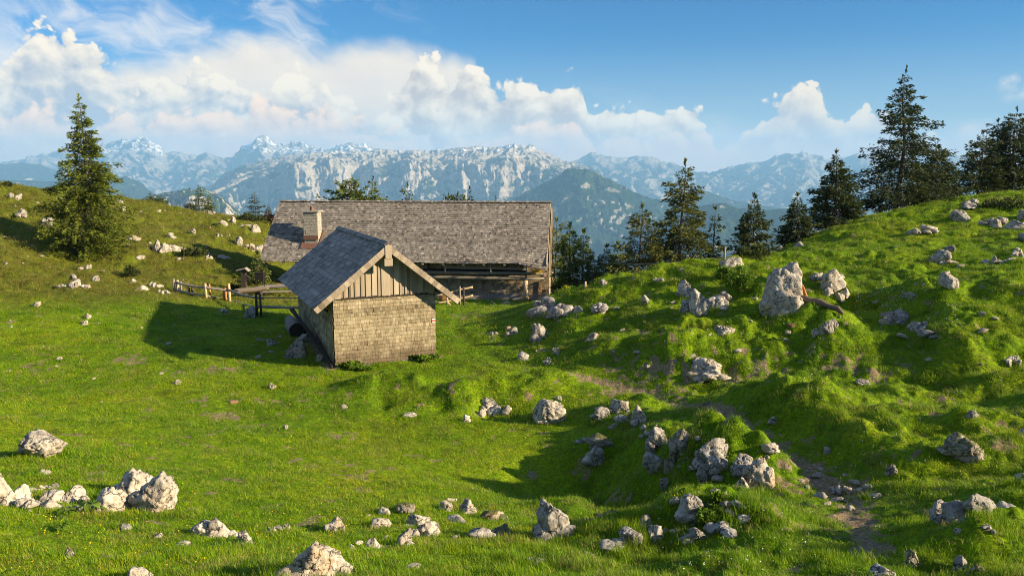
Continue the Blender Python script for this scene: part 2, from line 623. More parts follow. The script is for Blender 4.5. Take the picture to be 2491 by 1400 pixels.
# worn specks all over the pasture
_dirt = np.maximum(_dirt, sstep(0.38, 0.52, fbm2(GX * 1.9, GY * 1.9, 4, 131) * (1 - 0.5 * _heath)) * 0.6)
_dirt[inside(GX, GY, SHED_O, SA, SB, -.4, 4.7, -.15, 8)] = 0.7
_dirt[inside(GX, GY, BARN_O, BA, BB, 1, 20, 0.4, 10)] = 0.9
attr(GROUND, 'dirt', _dirt.ravel())
attr(GROUND, 'heath', _heath.ravel())
attr(GROUND, 'rough', _rough.ravel())


def grid_lookup(G, x, y):
    a = np.interp(np.arctan2(x, y), _az, np.arange(len(_az)))
    r = np.clip((0.5 * np.log(x * x + y * y) - _lr0) / (_lr1 - _lr0), 0, 1) * (len(_rho) - 1)
    return G[np.round(r).astype(int), np.round(a).astype(int)]


def grass_colour(nt, rnd=None):
    """shared tone field of the pasture: position noise picks between lush, yellowish and dull green"""
    p = wpos(nt)
    n1 = nt.noise(p, 0.16, 4, .6)
    n2 = nt.noise(p, 0.9, 4, .6)
    n3 = nt.noise(p, 4.5, 2, .6)
    k = nt.m('ADD', nt.m('MULTIPLY', n1, .45), nt.m('ADD', nt.m('MULTIPLY', n2, .35), nt.m('MULTIPLY', n3, .2)))
    if rnd is not None:
        k = nt.m('ADD', k, nt.m('MULTIPLY', nt.m('SUBTRACT', rnd, .5), .28))
    col = nt.ramp(k, [(.30, (.055, .145, .001)), (.44, (.130, .270, .001)), (.56, (.230, .365, .002)), (.70, (.350, .370, .012))])
    # duller, browner and greyer turf in patches of every size
    m1 = nt.ss(nt.noise(p, .38, 6, .68), .50, .66)
    col = nt.mix(nt.m('MULTIPLY', m1, .30), col, (.190, .225, .014))
    m2 = nt.ss(nt.noise(p, 2.1, 5, .7), .56, .68)
    col = nt.mix(nt.m('MULTIPLY', m2, .34), col, (.200, .165, .040))
    m3 = nt.ss(nt.noise(p, 1.2, 4, .65), .45, .36)
    col = nt.mix(nt.m('MULTIPLY', m3, .45), col, (.030, .075, .006))
    return col, n1, n2, n3


mt_ground, nt, P = material('pasture_ground')
col, n1, n2, n3 = grass_colour(nt)
p = wpos(nt)
heath = nt.attr('heath')
hk = nt.m('MULTIPLY', heath, nt.ss(nt.noise(p, .55, 5, .65), .42, .60))
hcol = nt.ramp(nt.noise(p, 2.2, 4, .6), [(.3, (.060, .050, .012)), (.5, (.110, .085, .022)), (.7, (.150, .130, .030))])
col = nt.mix(nt.m('MULTIPLY', heath, .65), col, (.130, .120, .016))
col = nt.mix(nt.m('MULTIPLY', hk, .75), col, hcol)
# thatch and soil between the tufts
col = nt.mix(nt.ss(nt.noise(p, 11, 4, .7), .35, .65, .15, .75), col, (.060, .066, .012))
dirt = nt.attr('dirt')
dn = nt.noise(p, 5, 6, .7)
dk = nt.ss(nt.m('ADD', dirt, nt.m('MULTIPLY', nt.m('SUBTRACT', dn, .5), 1.8)), .38, .62)
dcol = nt.ramp(nt.noise(p, 14, 4, .7), [(.3, (.110, .078, .044)), (.55, (.250, .188, .118)), (.75, (.43, .36, .26))])
col = nt.mix(dk, col, dcol)
# small embedded pale pebbles
pv = nt.vor(p, 5.0, 'F1')
pk = nt.m('MULTIPLY', nt.ss(pv, .10, .07), nt.ss(nt.noise(p, .5, 2), .60, .70))
col = nt.mix(pk, col, (.40, .37, .32))
nt.put(P.inputs['Base Color'], col)
P.inputs['Roughness'].default_value = .95
P.inputs['Specular IOR Level'].default_value = .05
b1 = nt.bump(nt.noise(p, 16, 5, .7), .9, .05)
nt.put(P.inputs['Normal'], nt.bump(nt.noise(p, 3.5, 3, .6), .7, .12, b1))
ground = obj('ground', GROUND, mt_ground)
tag(ground, kind='structure')

# the mountainside falling away beyond the pasture, and the valley floor
mt_far, nt, P = material('valley_forest')
p = wpos(nt)
nt.put(P.inputs['Base Color'], nt.ramp(nt.noise(p, .004, 5, .6), [(.35, (.018, .036, .012)), (.55, (.028, .052, .016)), (.72, (.075, .105, .030))]))
_ph = np.linspace(-1.9, 2.1, 130)
_rr = np.concatenate([[133.0], np.geomspace(150, 3500, 40)])
PX, PY = np.sin(_ph)[None] * _rr[:, None], np.cos(_ph)[None] * _rr[:, None]
zc = gz(np.sin(_ph) * 133, np.cos(_ph) * 133) - 0.3
PZ = zc[None] + (-1000 - zc[None]) * sstep(0, 1, np.clip((_rr[:, None] - 133) / 2600, 0, 1)) ** 0.8
PZ = np.where(_rr[:, None] > 140, PZ + 25 * fbm2(PX * .006, PY * .006, 4, 5) * sstep(140, 500, _rr[:, None]), PZ)
ii = np.arange(PX.size).reshape(PX.shape)
ff = np.stack([ii[:-1, :-1], ii[:-1, 1:], ii[1:, 1:], ii[1:, :-1]], -1).reshape(-1, 4)[:, ::-1]
tag(obj('hillside', mesh_np('hillside', np.stack([PX, PY, PZ], -1).reshape(-1, 3), ff), mt_far), kind='structure')
gv = np.linspace(-21500, 21500, 25)
VX, VY = np.meshgrid(gv, gv)
ii = np.arange(VX.size).reshape(VX.shape)
ff = np.stack([ii[:-1, :-1], ii[:-1, 1:], ii[1:, 1:], ii[1:, :-1]], -1).reshape(-1, 4)
tag(obj('valley_floor', mesh_np('valley_floor', np.stack([VX, VY, np.full(VX.shape, -1000.)], -1).reshape(-1, 3), ff), mt_far), kind='structure')
# ------------------------------------------------------------------ weathered wood
def wood_mat(name, stops, grain=(1, 1, 12), stain=0.35, bump=.25, moss=0.0, tone_w=.75, damp=0.0):
    mt, nt, P = material(name)
    oc = ocoord(nt)
    mp = nt.new('ShaderNodeMapping')
    mp.inputs['Scale'].default_value = grain
    nt.l.new(oc, mp.inputs[0])
    g = nt.noise(mp.outputs[0], 5.0, 5, .65)
    big = nt.noise(oc, .7, 4, .6)
    t = nt.attr('tone')
    k = nt.m('ADD', nt.m('MULTIPLY', t, tone_w), nt.m('ADD', nt.m('MULTIPLY', nt.m('SUBTRACT', g, .5), .55), nt.m('MULTIPLY', nt.m('SUBTRACT', big, .5), stain)))
    k = nt.m('ADD', k, (1 - tone_w) * .5)
    col = nt.ramp(k, stops)
    if moss:
        mk = nt.m('MULTIPLY', nt.ss(nt.noise(oc, 1.3, 5, .7), .52, .68), moss)
        col = nt.mix(mk, col, (.10, .105, .03))
    if damp:
        # old splash stains on the lower rows
        sp = nt.new('ShaderNodeSeparateXYZ')
        nt.l.new(oc, sp.inputs[0])
        dz = nt.m('ADD', sp.outputs[2], nt.m('MULTIPLY', nt.m('SUBTRACT', nt.noise(oc, 1.6, 5, .7), .5), 2.2))
        col = nt.mix(nt.ss(dz, damp * 1.5, .1, 0.0, .8), col, (.085, .060, .036))
    nt.put(P.inputs['Base Color'], col)
    P.inputs['Roughness'].default_value = .8
    nt.put(P.inputs['Normal'], nt.bump(g, bump, .01))
    return mt


M = {}
M['roof_barn'] = wood_mat('weathered_roof_shingle', [(.1, (.070, .062, .054)), (.35, (.150, .134, .115)), (.6, (.222, .198, .168)), (.9, (.38, .34, .29))], (8, 1.5, 1.5), .35)
M['roof_shed'] = wood_mat('grey_roof_shingle', [(.1, (.105, .098, .088)), (.5, (.215, .200, .180)), (.9, (.36, .335, .30))], (3, 3, 3), .3)
M['wall_shed'] = wood_mat('ochre_wall_shingle', [(.05, (.085, .062, .036)), (.35, (.200, .162, .100)), (.6, (.300, .250, .160)), (.9, (.43, .37, .26))], (9, 9, 1.2), .75, moss=.3, tone_w=.85, damp=.75)
M['wall_barn'] = wood_mat('brown_wall_shingle', [(.05, (.105, .080, .050)), (.4, (.245, .192, .125)), (.65, (.360, .290, .200)), (.9, (.48, .40, .29))], (9, 9, 1.2), .4)
M['board'] = wood_mat('grey_board', [(.05, (.075, .058, .042)), (.4, (.240, .195, .145)), (.65, (.370, .310, .230)), (.9, (.50, .43, .33))], (9, 9, .6), .35, .4)
M['dark'] = wood_mat('dark_timber', [(.1, (.020, .016, .013)), (.5, (.052, .041, .033)), (.9, (.12, .098, .078))], (3, 3, 3), .3)
M['log'] = wood_mat('greenish_log', [(.1, (.085, .075, .055)), (.5, (.190, .170, .125)), (.9, (.34, .30, .22))], (.7, 7, 7), .35)
M['pale'] = wood_mat('pale_peeled_wood', [(.1, (.22, .15, .08)), (.5, (.46, .34, .20)), (.9, (.64, .52, .35))], (5, 5, 1), .3)
M['rail'] = wood_mat('grey_rail_wood', [(.1, (.11, .095, .080)), (.5, (.24, .21, .18)), (.9, (.40, .36, .31))], (4, 4, 4), .4)
M['orange'] = wood_mat('reddish_wood', [(.1, (.20, .085, .030)), (.5, (.40, .190, .065)), (.9, (.55, .33, .15))], (5, 5, 1), .3)


def flat_mat(name, col, rough=.6, metal=0.0, var=.15, scale=6.0):
    mt, nt, P = material(name)
    n = nt.noise(ocoord(nt), scale, 4, .6)
    nt.put(P.inputs['Base Color'], nt.mix(nt.ss(n, .3, .7), tuple(c * (1 - var) for c in col), tuple(min(1, c * (1 + var)) for c in col)))
    P.inputs['Roughness'].default_value = rough
    P.inputs['Metallic'].default_value = metal
    nt.put(P.inputs['Normal'], nt.bump(n, .1, .01))
    return mt


M['copper'] = flat_mat('brown_sheet_copper', (.20, .105, .075), .5, .3)
M['tin'] = flat_mat('grey_tin', (.42, .42, .42), .4, .6)
M['yellow'] = flat_mat('yellow_signboard', (.62, .33, .015), .5)
M['white'] = flat_mat('white_paint', (.75, .74, .72), .6)
M['red'] = flat_mat('red_paint', (.55, .03, .03), .6)
M['black'] = flat_mat('black_iron', (.018, .016, .016), .6)
M['cement'] = flat_mat('pale_cement', (.22, .21, .20), .9, 0, .3, 9)
M['slab'] = flat_mat('pale_stone_slab', (.30, .28, .235), .9, 0, .3, 9)


def shingles(mb, O, U, V, W, H, rowh, wm, thick=.022, rag=.02, wj=.35, edge=None, sag=None, tj=.25, tilt=.012):
    """rows of overlapping shingles over the rectangle O + U*[0,W] + V*[0,H] (V = up the slope)"""
    O, U, V = [np.array(q, float) for q in (O, U, V)]
    N = np.cross(U, V)
    N = N / np.linalg.norm(N)
    nrow = int(round(H / rowh))
    rowh = H / nrow
    for r in range(nrow):
        x = -random.uniform(0, wm * .9)
        rowt = random.gauss(0, .05)
        while x < W:
            w = wm * random.uniform(1 - wj, 1 + wj)
            x0, x1 = max(x, 0.0), min(x + w - .006, W)
            x += w
            if x1 - x0 < .02:
                continue
            y0 = r * rowh - (random.uniform(0, rag) if r else random.uniform(0, rag * .7))
            y1 = (r + 1) * rowh + (rowh * .35 if r < nrow - 1 else 0.0)
            lift = thick * random.uniform(.8, 1.3) + (random.random() < .04) * tilt
            e0 = e1 = 0.0
            if edge is not None:
                lim = edge(x0 * .5 + x1 * .5)
                if y0 > lim:
                    continue
                y1 = min(y1, lim)
            def q(s, t, n):
                p = O + U * s + V * t + N * n
                if sag is not None:
                    p = p + sag(s, t)
                return p
            tone = min(1, max(0, random.gauss(.5, tj) + rowt))
            lo, hi = lift, .003
            mb.poly([q(x0, y0, 0), q(x1, y0, 0), q(x1, y1, -.004), q(x0, y1, -.004), q(x0, y0, lo), q(x1, y0, lo), q(x1, y1, hi), q(x0, y1, hi)],
                    [(4, 5, 6, 7), (0, 1, 5, 4), (1, 2, 6, 5), (3, 0, 4, 7)], tone)


def board_wall(mb, O, U, Z, W, topf, bw=.2, thick=.03, batten=True, t0=.5):
    """vertical boards from height 0 to topf(x), with cover strips in front"""
    O, U, Z = [np.array(q, float) for q in (O, U, Z)]
    N = np.cross(U, Z)
    x = 0.0
    while x < W - .02:
        w = min(bw * random.uniform(.85, 1.2), W - x)
        th = thick * random.uniform(.8, 1.2)
        a, b = x + .004, x + w - .004
        ha, hb = topf(a), topf(b)
        lo = random.uniform(-.04, .01)
        p = [O + U * a + Z * lo, O + U * b + Z * lo, O + U * b + Z * hb, O + U * a + Z * ha]
        mb.hexa([p[0], p[1], p[2], p[3]] + [q + N * th for q in p], min(1, max(0, random.gauss(t0, .2))))
        if batten and x > .01:
            c, bwid = x, .035
            hc = min(topf(max(c - bwid, 0)), topf(min(c + bwid, W)))
            p = [O + U * (c - bwid) + Z * lo, O + U * (c + bwid) + Z * lo, O + U * (c + bwid) + Z * hc, O + U * (c - bwid) + Z * hc]
            mb.hexa([q + N * .036 for q in p] + [q + N * .066 for q in p], min(1, max(0, random.gauss(t0 - .1, .2))))
        x += w


# ------------------------------------------------------------------ the shed (own frame: s across the gable, t back, z up)
shed = empty('wooden_shed', SHED_O, SHED_PHI)
tag(shed, 'small wooden shed with ochre shingled walls and a dark grey gable roof', 'shed')
W_, H_, HA, K_, L_ = 4.276, 2.82, 4.98, .80, 8.3
OVF, OVL, OVR, BK = .64, .90, .915, 8.73
X, Y, Z = np.eye(3)


def o3(s, t, z):
    return np.array([s, t, z], float)


mb = MB()   # timber core closing the walls
mb.box((W_ / 2, L_ / 2, H_ / 2 - .15), (W_ - .04, L_ - .04, H_ + .3), .2)
mb.build('wall_core', M['dark'], shed)
mb = MB()
shingles(mb, o3(0, -.02, .06), X, Z, W_, H_ - .06, .150, .118, .042, .022, tj=.11)
front = mb.build('wall', M['wall_shed'], shed)
front['label'] = 'sunlit front wall of ochre shingles'
mb = MB()
shingles(mb, o3(-.02, L_, -.1), -Y, Z, L_, H_ + .1, .178, .17, .024, .02, tj=.2)
mb.build('wall', M['wall_shed'], shed)
mb = MB()
shingles(mb, o3(W_ + .02, 0, 0), Y, Z, L_, H_, .178, .17, .024, .02, tj=.2)
mb.build('wall', M['wall_shed'], shed)
# gable of boards with cover strips
mb = MB()
gt = lambda x: (HA - .13 - K_ * abs(x - W_ / 2)) - H_
board_wall(mb, o3(0, -.03, H_ + .02), X, Z, W_, gt, .235)
mb.box((W_ / 2, -.085, H_ + .95), (.3, .03, 1.9), .62)
mb.box((.18, -.085, H_ + .23), (.24, .03, .5), .6)
mb.box((W_ - .16, -.085, H_ + .23), (.26, .03, .5), .65)
mb.build('gable', M['board'], shed)
mb = MB()
mb.box((W_ / 2, -.055, H_ - .02), (W_ - .3, .06, .07), .15)
mb.build('gable_sill', M['dark'], shed)
# roof: deck, shingles each side
sl_ = math.hypot(1, K_)
UL = np.array([1, 0, K_]) / sl_      # up the left slope
UR = np.array([-1, 0, K_]) / sl_
lenL, lenR = (W_ / 2 + OVL) * sl_, (W_ / 2 + OVR) * sl_
eL = o3(-OVL, -OVF, HA - K_ * (W_ / 2 + OVL))
eR = o3(W_ + OVR, -OVF, HA - K_ * (W_ / 2 + OVR))
TL = OVF + BK
mb = MB()
NL, NR = np.array([-K_, 0, 1]) / sl_, np.array([K_, 0, 1]) / sl_
for e, u, n, ln in ((eL, UL, NL, lenL), (eR, UR, NR, lenR)):
    a = e - n * .05
    p = [a, a + u * ln, a + u * ln + Y * TL, a + Y * TL]
    mb.hexa([q - n * .04 for q in p] + [q + n * .045 for q in p], .35)
mb.build('roof_deck', M['board'], shed)
mb = MB()
shingles(mb, eL + NL * .002 + Y * TL, -Y, UL, TL, lenL + .02, .232, .36, .026, .015, tj=.2)
roofL = mb.build('roof', M['roof_shed'], shed)
mb = MB()
shingles(mb, eR + NR * .002, Y, UR, TL, lenR + .02, .232, .36, .026, .015, tj=.2)
mb.build('roof', M['roof_shed'], shed)
# verge: shingles standing on the gable edge of the roof
for e, u, n, ln, nm in ((eL, UL, NL, lenL, 'L'), (eR, UR, NR, lenR, 'R')):
    mb = MB()
    mb.bar(e - n * .15 + u * .02 + Y * .02, e - n * .15 + u * ln + Y * .02, .05, .2, n, .3)
    k = int(ln / .205)
    for i in range(k):
        a = e + u * (i * ln / k) + Y * -.035 - n * .105
        w = ln / k
        lift = .014
        c = a + u * w * .5
        mb.box(c - Y * (.01 + .006 * (i % 2)), (w * .97, .024, .23), min(1, max(0, random.gauss(.45, .15))), (u, Y, n))
    mb.build('verge_board', M['board'], shed)
mb = MB()
mb.box((W_ / 2, -OVF - .075, HA - .3), (.26, .03, .55), .6)
mb.box((W_ / 2, -OVF - .05, HA - .72), (.34, .04, .3), .55)
mb.build('ridge_plate', M['board'], shed)
mb = MB()
for i in range(38):
    t = -OVF + i * TL / 38
    mb.box((W_ / 2 - .06, t + TL / 76, HA + .035), (.22, TL / 38 * .98, .024), random.gauss(.5, .2), (np.array([1, 0, .55]) / 1.141, Y, np.array([-.55, 0, 1]) / 1.141))
mb.build('ridge_cap', M['roof_shed'], shed)
# purlin ends and struts under the overhang
mb = MB()
for s, z in ((W_ / 2, HA - .28), (-.1, HA - K_ * (W_ / 2 + .1) - .25), (W_ + .1, HA - K_ * (W_ / 2 + .1) - .25)):
    mb.bar(o3(s, -OVF + .08, z), o3(s, BK - .2, z), .16, .18, Z, .4)
for t in (.9, 3.0, 5.1, 7.2):
    mb.bar(o3(-.03, t, 2.15), o3(-.6, t, HA - K_ * (W_ / 2 + .6) - .2), .09, .11, Y, .3)
mb.build('roof_timber', M['dark'], shed)
# stones under the sill, trail mark
mb = MB()
x = 0.0
while x < W_:
    w = random.uniform(.12, .3)
    mb.box((x + w / 2, -.04, -.02), (w * .95, .16, .12 * random.uniform(.6, 1.2)), .5)
    x += w
mb.build('foundation', M['cement'], shed)
mb = MB(); mb.box((W_ - .07, -.075, 1.62), (.13, .012, .17), .5)
mk = mb.build('trail_mark', M['white'], shed)
mb = MB(); mb.box((W_ - .07, -.083, 1.62), (.13, .012, .06), .5)
mb.build('red_bar', M['red'], mk)
# long dark plank leaning along the shaded side
mb = MB()
mb.bar(o3(-.12, -.1, .03), o3(-.48, 7.0, 1.28), .2, .06, (1, 0, .3), .3)
mb.bar(o3(-.16, 2.4, .50), o3(-.60, 7.0, 1.30), .06, .14, (1, 0, .3), .6)
pl = mb.build('leaning_plank', M['dark'])
pl.location = SHED_O; pl.rotation_euler = (0, 0, SHED_PHI)
tag(pl, 'long dark plank leaning along the shaded side wall of the small shed', 'plank')


# ------------------------------------------------------------------ the long alpine hut (own frame: s along the eave, t back, z up)
barn = empty('alpine_hut', BARN_O, BARN_PHI)
tag(barn, 'long low alpine hut with a big grey shingled roof and stone chimney', 'hut')
BL, RUN, EZ, RISE = 20.15, 4.5, 2.57, 3.93
bs = math.hypot(RUN, RISE)
UB = np.array([0, RUN, RISE]) / bs
NB = np.array([0, -RISE, RUN]) / bs


def bsag(s, t):
    f = max(0.0, min(1.0, (s - 17.6) / 2.4))
    f = f * f * (3 - 2 * f)
    d = -.36 * f * max(0.0, 1 - t / 1.6) ** 1.2
    return np.array([0, -.12 * f * max(0, 1 - t / 1.6), d - .04 * math.sin(s * .55) * max(0, 1 - t / 3)])


mb = MB()
for (sg, y0) in ((1, 0.0), (-1, 2 * RUN)):
    u = np.array([0, sg * RUN, RISE]) / bs
    n = np.array([0, -sg * RISE, RUN]) / bs
    S0, S1 = .03, BL - .03
    cuts = [S0, 17.4, 18.2, 19.0, S1] if sg == 1 else [S0, S1]
    for c0, c1 in zip(cuts[:-1], cuts[1:]):
        def q(s, t, m):
            p = o3(s, y0, EZ) + u * t + n * m
            return p + (bsag(s, t) if sg == 1 else 0)
        tc = [0.02, .8, 1.6, bs]
        for t0, t1 in zip(tc[:-1], tc[1:]):
            mb.hexa([q(c0, t0, -.1), q(c1, t0, -.1), q(c1, t1, -.1), q(c0, t1, -.1), q(c0, t0, -.012), q(c1, t0, -.012), q(c1, t1, -.012), q(c0, t1, -.012)], .3)
mb.build('roof_deck', M['dark'], barn)
mb = MB()
shingles(mb, o3(0, 0, EZ), X, UB, BL, bs, .192, .165, .032, .04, .4, sag=bsag, tj=.19, tilt=.03)
mb.build('roof', M['roof_barn'], barn)
mb = MB()
shingles(mb, o3(BL, 2 * RUN, EZ), -X, np.array([0, -RUN, RISE]) / bs, BL, bs, .25, .33, .024, .03, .4)
mb.build('roof', M['roof_barn'], barn)
mb = MB()
x = 0
while x < BL:
    w = random.uniform(.15, .2)
    mb.box((x + w / 2, RUN - .02, EZ + RISE + .03 + random.uniform(-.012, .02)), (w * .96, .3, .03), random.gauss(.5, .22), (X, np.array([0, 1, .25]) / 1.03, np.array([0, -.25, 1]) / 1.03))
    x += w
mb.build('ridge_cap', M['roof_barn'], barn)
for s in (.03, BL - .03):
    mb = MB()
    mb.bar(o3(s, -.02, EZ - .1), o3(s, RUN, EZ + RISE - .1), .06, .16, NB, .7)
    mb.bar(o3(s, 2 * RUN + .02, EZ - .1), o3(s, RUN, EZ + RISE - .1), .06, .16, Z, .7)
    mb.build('verge_board', M['board'], barn)
# walls
WS, WE, WT = 2.35, 20.2, 1.15
WH = EZ + WT * RISE / RUN - .15
mb = MB()
shingles(mb, o3(WS, WT, .28), X, Z, WE - WS, 1.32, .185, .16, .024, .02, tj=.2)
shingles(mb, o3(18.7, WT - .02, 1.55), X, Z, WE - 18.7, .95, .185, .16, .024, .02, tj=.2)
mb.build('wall', M['wall_barn'], barn)
mb = MB()
# loft band: dark boards, a long gap, a plank parapet
shingles(mb, o3(WS, WT + .01, 2.02), X, Z, 18.75 - WS, WH - 2.02, .185, .16, .02, .02, tj=.2)
mb.build('loft_wall', M['wall_barn'], barn)
mb = MB()
mb.box(((WS + WE) / 2, WT + 3.9, 1.5), (WE - WS - .1, 7.6, 3.2), .1)
mb.box(((WS + WE) / 2, 4.5, 3.4), (WE - WS - .1, 5.4, 1.4), .1)
mb.build('wall_core', M['dark'], barn)
mb = MB()
gz_top = lambda x: (EZ + RISE - .25 - abs(x - (RUN - WT)) * RISE / RUN) - 1.6
board_wall(mb, o3(WE + .02, WT, 1.6), Y, Z, 2 * (RUN - WT), gz_top, .22)
mb.build('gable', M['board'], barn)
mb = MB()
board_wall(mb, o3(WS - .02, 2 * RUN - WT, 1.6), -Y, Z, 2 * (RUN - WT), gz_top, .22)
mb.build('gable', M['board'], barn)
mb = MB()
shingles(mb, o3(WE + .02, WT, .1), Y, Z, 2 * (RUN - WT), 1.5, .185, .17)
mb.build('wall', M['wall_barn'], barn)
mb = MB()
shingles(mb, o3(WS - .02, 2 * RUN - WT, .1), -Y, Z, 2 * (RUN - WT), 1.5, .185, .17)
mb.build('wall', M['wall_barn'], barn)
mb = MB()
mb.box(((WS + WE) / 2, WT - .05, .12), (WE - WS, .2, .4), .5)
mb.build('foundation', M['cement'], barn)
mb = MB()
mb.bar(o3(13.0, WT - .10, 2.13), o3(18.75, WT - .10, 2.09), .06, .17, Z, .8)
mb.build('parapet_plank', M['board'], barn)
for (z, y, r, s0, s1, nm) in ((1.83, .52, .12, 11.6, 19.85, 'log'), (1.50, .38, .125, 11.6, 19.95, 'log')):
    mb = MB()
    mb.tube([o3(s0 + (s1 - s0) * i / 8, y + random.uniform(-.015, .015), z + random.uniform(-.012, .012)) for i in range(9)], [r * random.uniform(.93, 1.05) for i in range(9)], 12, .5)
    mb.build('rail_log', M['log'], barn, smooth=True)
mb = MB()
mb.tube([o3(18.72, .36, -.1), o3(18.70, .36, .7), o3(18.68, .37, 1.39)], [.18, .165, .16], 14, .6)
mb.build('post', M['pale'], barn, smooth=True)
mb = MB()
mb.bar(o3(19.72, WT - .12, 0), o3(19.70, WT - .1, 1.25), .09, .07, Y, .6)
mb.build('prop_stick', M['orange'], barn)
for s in (2.5, 5.0, 11.9):
    mb = MB()
    mb.box((s, .75, EZ / 2 + .1), (.17, .17, EZ + .9), .3)
    mb.build('porch_post', M['dark'], barn)
mb = MB()
mb.bar(o3(.1, .75, EZ + .42), o3(BL - .1, .75, EZ + .42), .16, .18, Z, .3)
for i in range(15):
    s = .35 + i * 1.41
    mb.bar(o3(s, .02, EZ - .14) + bsag(s, 0), o3(s, 2.4, EZ - .14 + 2.38 * RISE / RUN), .15, .13, Z, .75)
mb.build('rafter', M['board'], barn)
for s in (13.15, 16.3, 18.75):
    mb = MB()
    mb.bar(o3(s, .22, EZ - .05), o3(s, .22, 2.0), .05, .04, Y, .7)
    mb.tube([o3(s, .22, 2.02), o3(s + .03, .16, 1.93), o3(s + .06, .1, 2.0)], .035, 6, .8)
    mb.build('hanging_hook', M['rail'], barn)
mb = MB()
mb.box((19.45, .30, 2.02), (.72, .03, .21), .5)
mb.build('signboard', M['yellow'], barn)
mb = MB(); mb.box((19.95, WT - .08, 1.66), (.16, .012, .2), .5)
tmk = mb.build('trail_mark', M['white'], barn)
mb = MB(); mb.box((19.95, WT - .088, 1.66), (.16, .012, .07), .5)
mb.build('red_bar', M['red'], tmk)
# chimney
chx, chy = 3.42, 1.62
chz = EZ + chy * RISE / RUN
ch = empty('chimney', (chx, chy, chz)); ch.parent = barn
mb = MB()
shingles(mb, o3(-.5, -.42, .02), X, Z, 1.0, 1.88, .205, .3, .03, .02, tj=.22)
shingles(mb, o3(.5, -.42, .02), Y, Z, .84, 1.88, .205, .3, .03, .02, tj=.22)
shingles(mb, o3(-.5, .42, .02), -Y, Z, .84, 1.88, .205, .3, .03, .02, tj=.22)
mb.box((0, 0, .8), (.97, .8, 2.2), .3)
mb.build('stack', M['slab'], ch)
mb = MB(); mb.box((0, 0, 1.96), (1.28, 1.1, .09), .6)
mb.build('cover_slab', M['slab'], ch)
mb = MB(); mb.tube([o3(0, 0, 2.0), o3(0, 0, 2.28)], .14, 14, .5)
mb.build('flue_pipe', M['copper'], ch)
mb = MB()
for a in range(4):
    mb.bar(o3(.1 * math.cos(a * PI / 2), .1 * math.sin(a * PI / 2), 2.25), o3(.12 * math.cos(a * PI / 2), .12 * math.sin(a * PI / 2), 2.52), .015, .015, X, .5)
mb.tube([o3(0, 0, 2.5), o3(0, 0, 2.54), o3(0, 0, 2.62)], [.24, .2, .03], 16, .5)
mb.build('flue_hood', M['tin'], ch)
mb = MB()
uy, uz = RUN / bs, RISE / bs
for s in (-.62, .62):
    a = np.array([s, -.75, -.75 * RISE / RUN]) + NB * .06
    mb.bar(a, a + UB * 1.75, .1, .07, NB, .5)
a = np.array([0, -.74, -.74 * RISE / RUN]) + NB * .05
mb.bar(a, a + UB * .55, 1.14, .025, NB, .6)
mb.box((0, -.455, .12), (1.06, .03, .3), .5)
mb.build('flashing', M['copper'], ch)
# ------------------------------------------------------------------ limestone
def rock_mat(name, lo, mid, hi, lichen=.5, moss=0.0):
    mt, nt, P = material(name)
    oc = ocoord(nt)
    rnd = nt.new('ShaderNodeObjectInfo').outputs['Random']
    off = nt.new('ShaderNodeCombineXYZ')
    nt.put(off.inputs[0], nt.m('MULTIPLY', rnd, 37.0))
    nt.put(off.inputs[1], nt.m('MULTIPLY', rnd, 91.0))
    q = nt.vm('ADD', oc, off.outputs[0])
    n = nt.noise(q, 2.2, 6, .65)
    n2 = nt.noise(q, 14, 5, .7)
    k = nt.m('ADD', nt.m('MULTIPLY', n, .6), nt.m('MULTIPLY', n2, .4))
    col = nt.ramp(k, [(.33, lo), (.48, mid), (.64, hi)])
    # dark algae and crusts, fissures
    v = nt.vor(nt.vm('ADD', q, nt.vm('SCALE', nt.noise(q, 3.0, 4, .6, out='Color'), scale=.55)), 2.6, 'DISTANCE_TO_EDGE')
    fis = nt.ss(v, .045, .005)
    lk = nt.m('MULTIPLY', nt.ss(nt.noise(q, 5.0, 6, .72), .54, .64), lichen)
    col = nt.mix(lk, col, (.050, .046, .040))
    col = nt.mix(nt.m('MULTIPLY', fis, .85), col, (.045, .038, .030))
    ok = nt.m('MULTIPLY', nt.ss(nt.noise(q, 1.1, 3, .6), .60, .70), .55)
    col = nt.mix(ok, col, (.30, .19, .075))
    if moss:
        nz = nt.new('ShaderNodeSeparateXYZ')
        nt.l.new(nt.new('ShaderNodeNewGeometry').outputs['Normal'], nz.inputs[0])
        mk = nt.m('MULTIPLY', nt.ss(nt.m('ADD', nz.outputs[2], nt.m('MULTIPLY', nt.noise(q, 3, 4, .6), .9)), 1.0, 1.3), moss)
        col = nt.mix(mk, col, (.09, .095, .015))
    nt.put(P.inputs['Base Color'], col)
    P.inputs['Roughness'].default_value = .92
    P.inputs['Specular IOR Level'].default_value = .12
    h = nt.m('SUBTRACT', nt.m('ADD', n2, nt.m('MULTIPLY', n, .5)), nt.m('MULTIPLY', fis, .7))
    nt.put(P.inputs['Normal'], nt.bump(h, .55, .05))
    return mt


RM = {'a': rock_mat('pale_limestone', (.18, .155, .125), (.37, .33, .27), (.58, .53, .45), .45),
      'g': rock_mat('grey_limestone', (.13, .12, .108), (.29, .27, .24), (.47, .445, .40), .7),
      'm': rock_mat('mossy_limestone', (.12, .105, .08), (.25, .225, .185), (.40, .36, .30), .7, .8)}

_ico = {}


def ico(n):
    if n not in _ico:
        import bmesh
        bm = bmesh.new()
        bmesh.ops.create_icosphere(bm, subdivisions=n, radius=1.0)
        _ico[n] = (np.array([v.co[:] for v in bm.verts]), np.array([[v.index for v in f.verts] for f in bm.faces]))
        bm.free()
    return _ico[n]


